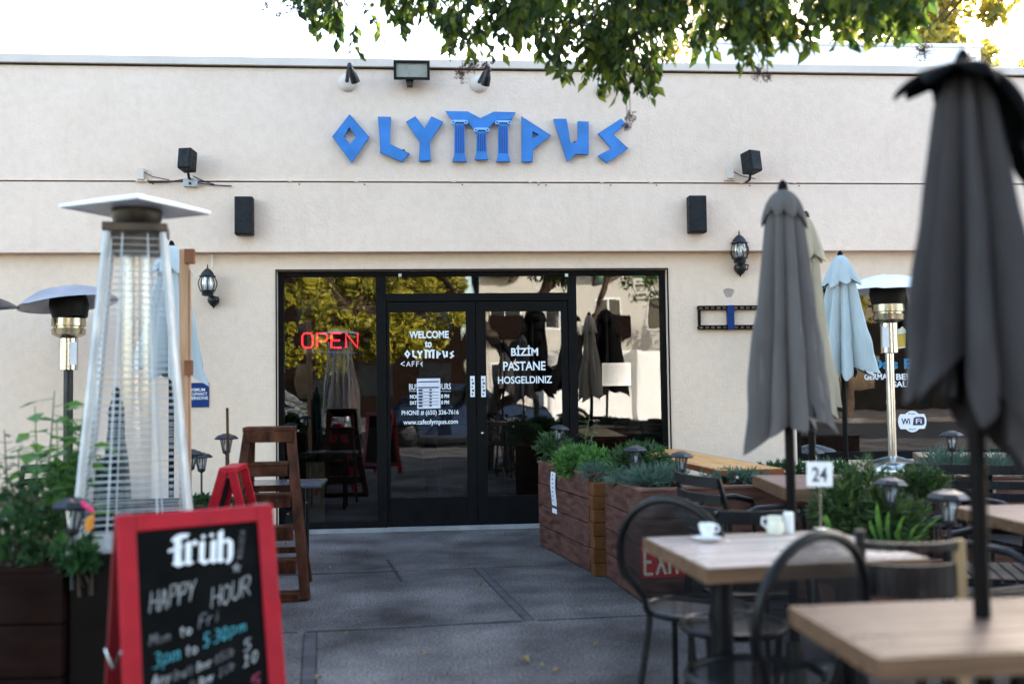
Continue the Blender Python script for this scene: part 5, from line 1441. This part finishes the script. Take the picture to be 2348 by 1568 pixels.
a, b_ = at(1848, 1059, y=Yn), at(1909, 1114, y=Yn)
cc = V(((a.x+b_.x)/2, Yn-.004, (a.z+b_.z)/2)); Rt = RY(math.radians(2))
m = MB(); m.obox(cc, (b_.x-a.x, .003, a.z-b_.z), Rt); cd = m.build('card', M_porc, ns, bevel=.001)
m = MB(); wc, hc = (b_.x-a.x), (a.z-b_.z)
put_text(m, '24', cc + Rt @ V((-wc*.30, -.003, -hc*.30)), Rt @ V((1, 0, 0)), Rt @ V((0, 0, 1)), wc*.58, hc*.58, .015); m.build('lettering', M_ink, cd)

# ------------------------------------------------------------------ planting
def sph(px, py, Y, rx, ry, rz): return (at(px, py, y=Y), (rx, ry, rz))
def foot(px, py, Y): return at(px, py, y=Y)
tuft_plant('conifer_shrub', 'dark conifer at the door end of the angled planters', 'shrub', (1.05, 7.75, .6), [sph(1268, 1025, 7.75, .14, .15, .11), sph(1300, 1040, 7.6, .10, .12, .08)], M_lf_conifer, 330, .055, .012, 11, 'shrubs in the patio planters')
tuft_plant('leafy_shrub', 'bright green feathery bush in the angled planter', 'shrub', (1.22, 7.1, .6), [sph(1325, 1055, 7.15, .15, .16, .10), sph(1365, 1058, 6.95, .11, .14, .09), sph(1300, 1062, 7.2, .10, .1, .09)], M_lf_broad, 430, .050, .014, 12, 'shrubs in the patio planters')
tuft_plant('trailing_plant', 'pale grassy plant spilling over the planter rim', 'plant', (1.28, 6.85, .62), [sph(1372, 1082, 6.8, .14, .10, .045)], M_lf_grey, 130, .06, .007, 13, stems=False)
tuft_plant('conifer_shrub', 'bushy dark green conifer behind the middle garden lamp', 'shrub', (1.50, 6.30, .6), [sph(1440, 1068, 6.35, .13, .15, .13), sph(1495, 1065, 6.25, .13, .14, .12), sph(1465, 1050, 6.35, .11, .1, .10)], M_lf_conifer, 560, .055, .012, 14, 'shrubs in the patio planters')
tuft_plant('grass_plant', 'blue green grassy tuft above the EXIT sign planter', 'plant', (1.52, 5.98, .6), [sph(1480, 1100, 6.0, .13, .12, .045), sph(1530, 1098, 6.0, .11, .12, .05), sph(1430, 1103, 6.1, .08, .1, .03)], M_lf_grey, 260, .085, .007, 15, stems=False, up=.9)
leafy_plant('slim twining plant rising in front of the right window pane', at(1350, 1035, y=7.3), [at(1352, 955, y=7.3), at(1368, 970, y=7.3), at(1345, 985, y=7.3)], 16, M_lf_conifer, .04, .018, 8)
tuft_plant('low_plant', 'low green plants behind the slatted chair by the orange table', 'plant', (2.0, 5.95, .6), [sph(1690, 1092, 6.0, .22, .12, .025)], M_lf_grey, 190, .05, .010, 17, stems=False)
tuft_plant('low_plant', 'low green plants below the right window by the wall', 'plant', (2.75, 7.0, .55), [sph(1800, 1077, 6.95, .20, .1, .05), sph(1905, 1075, 6.95, .14, .1, .05)], M_lf_shrub, 330, .05, .014, 18, stems=False)
tuft_plant('grass_plant', 'grey green grass clumps in the window planter', 'plant', (4.0, 6.35, .55), [sph(2160, 1070, 6.3, .15, .12, .07), sph(2220, 1080, 6.3, .13, .1, .05), sph(2285, 1075, 6.3, .15, .1, .06)], M_lf_grey, 360, .10, .007, 19, stems=False, up=1.0)
tuft_plant('conifer_shrub', 'dark bushy conifer in the wooden tub', 'shrub', (2.10, 4.5, .44), [sph(1935, 1165, 4.45, .13, .16, .14), sph(1990, 1135, 4.5, .12, .15, .15), sph(2005, 1195, 4.4, .20, .16, .12), sph(2060, 1200, 4.45, .13, .15, .12), sph(1910, 1185, 4.5, .10, .12, .07)], M_lf_dark, 1150, .060, .010, 20, 'shrubs in the patio planters')
tuft_plant('conifer_shrub', 'small round green conifer right of the tub', 'shrub', (2.50, 4.75, .44), [sph(2095, 1110, 4.8, .10, .1, .075), sph(2135, 1108, 4.8, .08, .1, .06)], M_lf_dark, 300, .05, .010, 22, 'shrubs in the patio planters')
bl = thing('strap_leaf_plant', 'plant with broad upright blades at the front of the tub', 'plant', at(2030, 1245, y=4.25))
for x0, y0, x1, y1, wd in ((2026, 1250, 2012, 1150, .026), (2040, 1250, 2040, 1170, .022), (2060, 1250, 2075, 1180, .022), (2015, 1250, 1995, 1190, .02), (2098, 1240, 2190, 1170, .016), (2085, 1250, 2110, 1200, .02), (2092, 1255, 2125, 1225, .03), (1905, 1215, 1893, 1180, .03), (2070, 1255, 2055, 1215, .03)):
    a, b_ = at(x0, y0, y=4.22), at(x1, y1, y=4.15); c = (a+b_)/2 + V((-.02, 0, .03))
    s_ = V((1, .2, 0)); pr_ = None; m = MB()
    for k in range(9):
        t = k/8; p = a*(1-t)**2+c*2*t*(1-t)+b_*t*t; w_ = wd*(math.sin(PI*(.12+.88*t))**.7)/2
        cu = (p-s_*w_, p+s_*w_)
        if pr_: m.add([pr_[0], pr_[1], cu[1], cu[0]], [(0, 1, 2, 3)])
        pr_ = cu
    m.build('blade', M_lf_broad, bl)
# left planter plants
leafy_plant('tall broad leaved plant in the left corner planter', at(135, 1290, y=4.25), [at(x, y, y=4.3) for x, y in ((80, 930), (125, 895), (150, 930), (195, 925), (205, 1000), (75, 1010), (130, 960), (165, 990))], 31, M_lf_broad, .10, .066, 15)
leafy_plant('slender narrow leaved plant at the left photo edge', at(60, 1310, y=4.15), [at(x, y, y=4.1) for x, y in ((10, 985), (42, 1030), (85, 1055), (25, 1090), (75, 1120), (110, 1085), (0, 1060), (50, 1180))], 32, M_lf_shrub, .062, .022, 24)
tuft_plant('leafy_shrub', 'dark leafy undergrowth filling the left corner planter', 'shrub', (-1.75, 4.15, .5), [sph(45, 1250, 4.1, .17, .15, .12), sph(120, 1275, 4.1, .14, .15, .06), sph(30, 1190, 4.2, .12, .1, .14)], M_lf_shrub, 95, .065, .034, 33, 'shrubs in the patio planters')
tuft_plant('leafy_shrub', 'small shrub between the corner planter and heater', 'shrub', (-1.32, 4.0, .5), [sph(192, 1275, 3.98, .04, .06, .05), sph(180, 1290, 3.98, .06, .05, .03)], M_lf_shrub, 110, .045, .022, 34, 'shrubs in the patio planters')
tuft_plant('leafy_shrub', 'dark shrub with yellow green leaves behind the black lamp', 'shrub', (-1.65, 5.2, .6), [sph(175, 1105, 5.2, .14, .12, .12), sph(190, 1085, 5.2, .08, .1, .06)], M_lf_shrub, 230, .06, .035, 35, 'shrubs in the patio planters')
tuft_plant('low_plant', 'green ground cover in the pale rimmed left planter', 'plant', (-1.62, 7.0, .45), [sph(470, 1160, 6.95, .16, .1, .07), sph(510, 1165, 6.95, .10, .1, .06)], M_lf_shrub, 300, .045, .02, 36, stems=False)
mb = MB(); a, b_ = at(434, 1146, y=6.88), at(532, 1141, y=6.88); mb.bar(V((a.x-.9, 6.88, .505)), V((b_.x, 6.88, .505)), .05, .022)
tag(mb.build('rim_board', M_redwood_cap, loc=(a.x, 6.88, .505)), 'pale weathered board along the rim of the left rear planter', 'board')
mb = MB(); a = at(521, 935, y=6.7); mb.tube([at(524, 1160, y=6.7), a], .010, 6)
tag(mb.build('garden_cane', M_ladder, loc=at(524, 1160, y=6.7)), 'thin brown cane standing up behind the small red sign', 'cane')

# garden lamps
solar_lamp('garden lamp at the door end of the angled planters', at(1281, 1006, y=7.55), .62, .35, (.05, .12))
solar_lamp('garden lamp in the middle of the angled planters', at(1457, 1062, y=6.15), .64, .25)
solar_lamp('garden lamp at the corner of the orange table', at(1562, 1076, y=5.9), .62, .22, (0, .03))
solar_lamp('garden lamp half hidden behind the number card', at(1866, 1066, y=5.9), .58, .25)
solar_lamp('garden lamp in front of the tan table under the right window', at(2183, 1026, y=6.15), .62, .35)
solar_lamp('garden lamp rising out of the tub conifer', at(2042, 1150, y=4.3), .62, .25, (0, .06))
solar_lamp('large nearest garden lamp right of the tub planter', at(2176, 1192, y=3.65), .66, .68, (0, .02))
solar_lamp('garden lamp behind the cane left of the ladder', at(519, 1033, y=6.9), .66, .40)
solar_lamp('garden lamp peeping out right of the pyramid heater', at(437, 1070, y=6.7), .66, .40, (0, .05))
solar_lamp('garden lamp in the rear left planter near the pale rim', at(462, 1075, y=7.2), .66, .40, (0, -.04))
solar_lamp('garden lamp with paper flowers in the left corner planter', at(166, 1212, y=3.96), .68, .23, (0, .04))
fg = thing('paper_flowers', 'orange and pink paper flowers hung on the left black lamp', 'flowers', at(190, 1190, y=3.93))
def petal(pts, m_, Y=3.92):
    m = MB(); P3 = [at(x, y, y=Y+.012*((i % 2)*2-1)) for i, (x, y) in enumerate(pts)]
    c = sum(P3, V((0, 0, 0)))/len(P3) + V((0, -.025, 0))
    m.add(P3+[c, c+V((0, .035, 0))], [(i, (i+1) % len(P3), len(P3)) for i in range(len(P3))] + [((i+1) % len(P3), i, len(P3)+1) for i in range(len(P3))], True); m.build('petal', m_, fg)
petal([(150, 1158), (163, 1143), (172, 1152), (182, 1150), (172, 1166), (154, 1168)], M_orange_fl)
petal([(184, 1150), (193, 1146), (203, 1160), (216, 1164), (214, 1176), (200, 1172), (188, 1163)], M_pink_fl)
petal([(196, 1190), (208, 1178), (217, 1180), (215, 1210), (200, 1222), (194, 1206)], M_orange_fl)
m = MB(); m.tube([at(x, y, y=3.93) for x, y in ((160, 1165), (185, 1172), (205, 1180), (206, 1200))], .004, 5); m.build('string', M_navy, fg)

# fallen leaves and bits on the pavement
fq = random.Random(41)
for i, (px, py, sz, lab) in enumerate(((1215, 1518, .06, 'curled rusty brown leaf on the pavement, largest of all'), (757, 1302, .035, None), (734, 1268, .035, None), (838, 1263, .045, None), (1106, 1340, .04, None), (735, 1554, .05, 'yellow green leaf beside the left pavement joint'),
      (1287, 1540, .045, None), (1247, 1527, .03, None), (1088, 1452, .03, None), (801, 1453, .03, None), (1085, 1568-8, .05, None), (1300, 1236, .03, None), (1040, 1248, .025, None), (1052, 1240, .025, None), (1190, 1290, .03, None), (960, 1262, .025, None), (1290, 1330, .035, None), (1330, 1400, .035, None), (850, 1380, .03, None), (980, 1500, .03, None), (1150, 1225, .025, None), (770, 1240, .03, None), (1360, 1480, .035, None), (905, 1226, .025, None))):
    p = at(px, py, z=.006); m = MB(); a = fq.uniform(0, 6.28)
    m.leaf(p, (math.cos(a), math.sin(a), .25), (0, 0, 1), sz, sz*.6, .6)
    o = m.build('fallen_leaf', M_fall, loc=p); tag(o, lab or 'small pale dry leaf lying on the grey pavement', 'leaf', 'dry leaves on the pavement')

# ------------------------------------------------------------------ the tree over the patio
tr = thing('street_tree', 'leafy tree leaning over the patio with branches hanging at the top', 'tree', (1.2, -2.3, 0))
m = MB()
T0 = [V((1.2, -2.3, -.1)), V((1.3, -2.25, .8)), V((1.6, -2.05, 1.7)), V((2.1, -1.7, 2.7)), V((2.5, -1.2, 3.6)), V((2.7, -.6, 4.5))]
m.tube(T0, [.17, .13, .115, .10, .085, .07], 12)
m.tube([V((1.3, -2.25, .8)), V((2.3, -2.1, 1.35)), V((3.0, -2.0, 2.0)), V((3.5, -2.05, 2.8)), V((3.85, -2.2, 3.8)), V((4.1, -2.4, 5.0))], [.10, .095, .085, .07, .05, .03], 10)
m.tube([V((1.6, -2.05, 1.7)), V((1.2, -2.1, 2.5)), V((.6, -2.4, 3.2)), V((-.3, -2.6, 4.2))], [.09, .075, .06, .04], 10)
m.tube([V((2.1, -1.7, 2.7)), V((2.7, -2.0, 3.6)), V((3.6, -2.6, 4.6))], [.07, .05, .03], 8)
m.build('trunk', M_bark, tr)
limbs = [[(2.7, -.6, 4.5), (2.4, 1.2, 4.7), (1.9, 3.2, 4.6), (1.4, 4.6, 4.3), (.9, 5.3, 4.0)],
         [(2.4, 1.2, 4.7), (1.4, 3.0, 4.7), (.4, 4.6, 4.4), (-.2, 5.4, 4.1)], [(1.4, 3.0, 4.7), (.2, 4.2, 4.4), (-.5, 5.2, 4.0), (-.75, 5.4, 3.7)],
         [(2.7, -.6, 4.5), (3.2, 1.6, 4.8), (3.3, 3.6, 4.5), (3.0, 5.0, 4.1)], [(3.2, 1.6, 4.8), (4.2, 3.2, 4.6), (4.3, 4.6, 4.1)], [(1.9, 3.2, 4.6), (2.2, 4.8, 4.2), (2.3, 5.4, 3.7)],
         [(2.7, -.6, 4.5), (3.6, .2, 5.4), (4.6, 1.6, 5.6)], [(2.7, -.6, 4.5), (2.0, .4, 5.6), (1.2, 1.8, 5.8)]]
m = MB()
for l in limbs:
    n_ = len(l); m.tube([V(p) for p in l], [.055-.045*i/(n_-1) for i in range(n_)], 8)
lq = random.Random(77)
mf = MB(); msd = MB()
limb_pts = [V(a).lerp(V(b), t/4) for l in limbs for a, b in zip(l, l[1:]) for t in range(5)]
def twig(tip_px, tip_py, Y, length, nl, drop=True, gold=False):
    tip = at(tip_px, tip_py, y=Y)
    side = V((lq.uniform(-.5, .5), lq.uniform(-.4, .4), 1)).normalized()
    st = tip + side*length
    mid = (tip+st)/2 + V((lq.uniform(-.03, .03), lq.uniform(-.03, .03), .02))
    m.tube([st, mid, tip], [.0065, .0045, .002], 4)
    for k in range(nl):
        t = (k+lq.random())/nl
        p = st.lerp(mid, t*2) if t < .5 else mid.lerp(tip, t*2-1)
        a = lq.uniform(0, 2*PI)
        d = V((math.cos(a)*.8, math.sin(a)*.8, -.75-lq.random()*.8))
        L = lq.uniform(.045, .10)
        mf.leaf(p, d, rdir(lq)+V((0, -.6, .4)), L, L*.52, lq.uniform(.1, .4))
    return st
def seedhead(px, py, Y, rad, n):
    c = at(px, py, y=Y)
    for _ in range(n):
        d = rdir(lq); p = c + d*rad*lq.random()**.5
        m.tube([c, p], .0008, 3) if lq.random() < .3 else None
        msd.leaf(p, rdir(lq), rdir(lq), .014, .010, .3)
    m.tube([c, c+V((0, 0, .25))], .002, 4)
# (x0, x1, y0, y1, twigs, depth range)
reg = [(655, 720, -30, 45, 6, 5.3, 5.7), (690, 800, -30, 85, 16, 5.2, 5.7), (735, 790, 40, 105, 5, 5.2, 5.5), (815, 822, 118, 132, 1, 5.3, 5.4), (880, 985, -20, 100, 16, 5.2, 5.8), (985, 1090, 40, 135, 10, 5.2, 5.8), (800, 1000, -60, 15, 16, 5.2, 6),
       (1000, 1230, -50, 70, 60, 5.0, 6.0), (1060, 1180, 60, 135, 18, 5.2, 5.8), (1180, 1260, 20, 110, 22, 5.2, 5.8), (1230, 1430, -60, 110, 76, 4.9, 5.9), (1240, 1420, 80, 160, 26, 5.0, 5.6),
       (1270, 1420, 150, 225, 20, 5.1, 5.4), (1410, 1510, 120, 230, 20, 5.0, 5.4), (1430, 1640, -60, 80, 76, 4.6, 5.6), (1480, 1640, 60, 135, 20, 4.7, 5.3),
       (1640, 1800, -60, 50, 46, 4.2, 5.2), (2000, 2140, 60, 105, 8, 3.8, 4.6), (1690, 1770, 80, 155, 16, 4.3, 4.8), (1790, 1870, 20, 140, 14, 4.2, 4.8), (1840, 2160, -60, 65, 80, 3.8, 5.0), (1900, 2100, 40, 105, 22, 3.8, 4.6), (1650, 1700, 20, 80, 10, 4.3, 4.8),
       (1380, 1440, 200, 235, 5, 5.1, 5.3), (1470, 1505, 200, 245, 6, 5.0, 5.2)]
for x0, x1, y0, y1, k, Y0, Y1 in reg:
    k = int(k*(.95 if x0 > 1600 else .78 if x0 > 985 else 1.25))
    for _ in range(k): twig(lq.uniform(x0, x1), lq.uniform(y0, y1), lq.uniform(Y0, Y1), lq.uniform(.16, .34), lq.randint(9, 14))
for _ in range(1000):      # unseen crown leaves, added above the patio to shade it
    c = V((lq.uniform(-5.5, 6.5), lq.uniform(-4.5, 4.4), lq.uniform(4.5, 6.2)))
    for _ in range(9):
        L = lq.uniform(.14, .24); mf.leaf(c + rdir(lq)*.45*lq.random()**.5, rdir(lq)+V((0, 0, -.5)), rdir(lq)+V((0, 0, .8)), L, L*.6, .25)
for _ in range(260):      # leaves along the limbs
    p = lq.choice(limb_pts) + V((lq.gauss(0, .45), lq.gauss(0, .45), lq.gauss(.15, .3)))
    if p.z < 3.6 + .02*p.y: p.z += .8
    for _ in range(12):
        L = lq.uniform(.05, .085); mf.leaf(p + rdir(lq)*.16, rdir(lq)+V((0, 0, -.7)), rdir(lq), L, L*.52, .25)
for px, py, Y, rad, n in ((612, 14, 5.5, .045, 90), (640, 36, 5.5, .04, 70), (668, 22, 5.4, .045, 90), (1040, 110, 5.5, .07, 160), (1080, 150, 5.4, .05, 120), (1060, 170, 5.4, .05, 90), (1115, 150, 5.4, .03, 60), (1438, 290, 5.2, .028, 60), (1445, 268, 5.2, .03, 60), (1740, 170, 4.6, .035, 70), (1760, 178, 4.6, .03, 40), (2118, 118, 5.0, .06, 140), (1990, 105, 4.6, .04, 50), (1180, 105, 5.6, .04, 60)):
    seedhead(px, py, Y, rad, n)
m.build('branches', M_bark, tr)
mf.build('leaves', M_lf_tree, tr); msd.build('seed_heads', M_seed, tr)

def tree(label, x, y, h, crown, mat_, n, seed, L=.12, W=.07, z0=0.0, tr_r=.16, clumps=26, name='street_tree', group=None, hollow=.5):
    """crown = list of (centre, radius) ellipsoids; leaves sit in clumps through the volume"""
    q = random.Random(seed)
    r = thing(name, label, 'tree', (x, y, z0), 0, group)
    mt, mc = MB(), MB()
    top = V((x, y, h*.55))
    mt.tube([V((x, y, z0)), V((x+.05, y, z0+(h-z0)*.2)), V((x-.05, y+.05, z0+(h-z0)*.4)), top], [tr_r, tr_r*.8, tr_r*.65, tr_r*.4], 10)
    cl = []
    for c, R3 in crown:
        for _ in range(clumps):
            d = rdir(q); cl.append((V(c) + V((d.x*R3[0], d.y*R3[1], d.z*R3[2]))*q.random()**.4, q.uniform(.16, .34)*max(R3)*.75))
    for c, rad in cl[::3]: mt.tube([top, (top+c)/2+rdir(q)*.15, c], [tr_r*.3, tr_r*.18, .012], 6)
    mt.build('trunk', M_bark, r)
    per = n//len(cl)
    for c, rad in cl:
        for _ in range(per):
            p = c + rdir(q)*rad*q.random()**.6
            l = L*q.uniform(.6, 1.3); mc.leaf(p, rdir(q)+V((0, 0, -.5)), rdir(q), l, l*W/L, .2)
    mc.build('crown', mat_, r)
    return r
tree('yellow leaved tree rising behind the cafe roof at far right', 8.6, 15.5+4, 11.5, [((10.2, 19.5, 9.0), (2.2, 1.5, 2.4)), ((10.8, 19.5, 7.2), (1.7, 1.5, 1.8)), ((9.6, 19.5, 7.0), (1.1, 1.0, 1.1))], M_lf_bg, 9000, 51, .22, .13, 0, .2, 22)
tree('thin yellow green tree behind the roof above the white screen', 7.0, 24, 12, [((6.6, 24, 10.4), (2.6, 1.5, 1.7)), ((9.0, 24, 10.0), (2.2, 1.5, 1.7))], M_lf_bg, 5200, 52, .16, .09, 0, .2, 16)
# trees, houses and vehicles across the street (seen mirrored in the glass)
tree('large golden street tree across the road behind the photographer', -2.6, -16.2, 7.5, [((-3.4, -16.2, 4.2), (2.6, 1.7, 1.8)), ((.1, -16.0, 4.4), (1.9, 1.5, 1.5)), ((-2.0, -16.4, 5.9), (3.0, 1.7, 1.3)), ((-3.6, -15.8, 2.9), (1.5, 1.0, 1.1)), ((-1.2, -15.8, 3.0), (1.3, 1.0, .9))], M_lf_gold, 14000, 61, .17, .11, -.15, .2, 24, group='trees along the street')
tree('golden street tree further left along the kerb', -8.5, -5.5, 7, [((-8.5, -5.5, 4.9), (2.3, 1.8, 2.2))], M_lf_gold, 4500, 62, .14, .09, -.15, .16, 36, group='trees along the street')
tree('golden street tree across the road in front of the brown house', -9.5, -17.5, 8.5, [((-9.5, -17.5, 5.8), (3.0, 2, 2.6)), ((-7.5, -17.8, 5.4), (1.8, 1.6, 2.0))], M_lf_gold, 6000, 63, .2, .13, 0, .2, 30, group='trees along the street')
tree('small open street tree beside the traffic signal', 6.3, -7.6, 5.6, [((5.9, -7.4, 4.0), (1.2, .8, .8)), ((6.9, -7.6, 4.6), (1.2, 1, .9))], M_lf_tree, 1500, 66, .11, .06, -.15, .08, 14, group='trees along the street')
tree('green street tree across the road at far right', 15.5, -17.5, 8, [((15.5, -17.5, 5.4), (2.6, 2, 2.4))], M_lf_gold, 3000, 64, .2, .13, 0, .2, 30, group='trees along the street')
def house(label, x0, x1, yf, h, mw, mp, storeys, bays, mfr=None):
    r = thing('street_house', label, 'building', ((x0+x1)/2, yf, 0))
    m = MB(); m.box(x0, x1, yf-8, yf, 0, h); m.build('wall', mw, r)
    m = MB(); m.box(x0-.2, x1+.2, yf-8.2, yf+.25, h+.001, h+.3); m.build('roof', M_sill_c, r)
    bw = (x1-x0)/bays; sh = h/storeys
    for k in range(storeys):
        for j in range(bays):
            cx = x0+(j+.5)*bw; z = k*sh+.9
            m = MB(); m.box(cx-bw*.27, cx+bw*.27, yf+.001, yf+.05, z, z+sh*.5); w_ = m.build('window', mfr or M_carwhite, r)
            m = MB()
            for s_ in (-1, 1): m.box(cx+s_*bw*.13-bw*.115, cx+s_*bw*.13+bw*.115, yf+.051, yf+.06, z+.08, z+sh*.5-.08)
            m.build('pane', M_winglass, w_)
            if k and j % 2 == 0:
                m = MB(); m.box(cx-bw*.34, cx+bw*.34, yf+.0605, yf+.9, z-.35, z-.2); m.box(cx-bw*.34, cx+bw*.34, yf+.86, yf+.9, z-.199, z+.6); m.build('balcony', mp, r)
    return r
house('white rendered apartment house with brown balconies across the street', 2.2, 13.5, -24.5, 11, M_street_wall, M_brick, 4, 5)
house('house across the street at far right, coloured near-black for shade', 14.2, 34, -25, 9, M_shade_house, M_brick, 3, 6, M_winglass)
house('brown panelled house across the street behind the golden tree', -14, 1.6, -25, 8.5, M_brick, M_shade_house, 3, 6, M_winglass)
def vehicle(label, x, y, prof, glassx, width, bodym, cat='car', name='parked_car', wheels=(.75, 3.3), wr=.31, group=None):
    """side profile along X extruded across Y, with glazing band, wheels and lamps; origin at rear lower corner"""
    r = thing(name, label, cat, (x, y, -.15), 0, group)
    m = MB(); pts = [V((px, -width/2, pz)) for px, pz in prof]; m.prism([pts], (0, width, 0)); m.build('body', bodym, r, world=False, bevel=.05)
    for gx0, gx1, gz0, gz1, s0, s1 in glassx:
        for s_ in (-1, 1):
            m = MB(); y_ = s_*(width/2+.004)
            m.prism([[V((gx0, y_, gz0)), V((gx1, y_, gz0)), V((gx1-s1, y_, gz1)), V((gx0+s0, y_, gz1))]], (0, .004*s_, 0)); m.build('window', M_winglass, r, world=False)
    L = max(p[0] for p in prof)
    for wx in wheels:
        for s_ in (-1, 1):
            m = MB(); m.lathe((wx, s_*(width/2-.09), wr), [(wr*.6, -.1), (wr*.95, -.1), (wr, -.07), (wr, .07), (wr*.95, .1), (wr*.6, .1)], 24, RX(PI/2)); wh = m.build('wheel', M_rubber, r, world=False)
            m = MB(); m.lathe((wx, s_*(width/2-.09), wr), [(wr*.59, -.105), (wr*.5, -.11), (.02, -.108), (.02, .108), (wr*.5, .11), (wr*.59, .105)], 16, RX(PI/2)); m.build('rim', M_steel, wh, world=False)
    for s_ in (-1, 1):
        m = MB(); m.box(L-.06, L+.01, s_*width*.36-.12, s_*width*.36+.12, .62, .76); m.build('headlight', M_decal, r, world=False, bevel=.02)
        m = MB(); m.box(-.01, .05, s_*width*.38-.1, s_*width*.38+.1, .68, .82); m.build('tail_light', M_red, r, world=False, bevel=.02)
    return r
carp = [(0, .3), (.05, .85), (.35, .98), (.95, 1.4), (2.4, 1.43), (3.15, 1.0), (4.1, .86), (4.3, .6), (4.25, .28)]
carg = [(.62, 1.62, .98, 1.34, .32, 0), (1.70, 2.98, .98, 1.34, 0, .55)]
vehicle('silver car parked at the kerb behind the patio', -6.2, -6.9, carp, carg, 1.75, M_carred, group='cars parked at the kerb')
vehicle('dark blue car parked at the kerb behind the patio', -1.2, -6.9, carp, carg, 1.75, M_carblue, group='cars parked at the kerb')
vanp = [(0, .35), (0, 2.3), (.15, 2.45), (5.0, 2.45), (5.7, 1.5), (6.3, 1.25), (6.4, .4)]
vehicle('white delivery van parked across the road', 3.4, -12.5, vanp, [(4.0, 5.55, 1.5, 2.2, 0, .5)], 2.1, M_carwhite, 'van', 'parked_van', (1.1, 5.2), .38)
# folded market umbrellas behind the photographer
for i, (x, y, s_) in enumerate(((2.1, -1.2, 'left'), (2.75, -1.0, 'middle'), (3.55, -1.3, 'right'))):
    umbrella('black folded market umbrella behind the photographer, %s of three' % s_, x, y, 2.75, 1.15, .17, .36, (M_umb_black, M_umb_black, M_pole), seed=70+i, cap_drop=.25, cap_flare=1.2, hemdrop=.2, pole_r=.024)

# traffic signal at the corner behind the photographer
ts = thing('traffic_signal', 'grey traffic signal pole with arm over the road behind the photographer', 'traffic signal', (8.2, -8.5, -.15))
m = MB(); m.tube([(8.2, -8.5, -.15), (8.2, -8.5, 5.2)], [.10, .07], 12); m.tube([(8.2, -8.5, 4.6), (5.8, -8.5, 4.9), (3.4, -8.5, 5.0)], [.06, .05, .035], 10); m.build('pole', M_grill, ts)
for x, z in ((4.6, 4.45), (8.2, 3.2)):
    m = MB(); m.box(x-.17, x+.17, -8.42, -8.20, z-.5, z+.45); hd = m.build('signal_head', M_black, ts, bevel=.02)
    for k, c in enumerate(((.25, .02, .02), (.22, .12, .02), (.02, .12, .05))):
        m = MB(); m.lathe((x, -8.20, z+.28-.3*k), [(.09, 0), (.10, -.02), (.02, -.03)], 16, RX(PI/2)); m.build('lens', mat('signal_lens', c, .2), hd)
m = MB(); m.box(5.6, 6.9, -8.45, -8.42, 4.15, 4.5); m.build('street_name_plate', mat('sign_green', (.01, .22, .12), .4), ts)
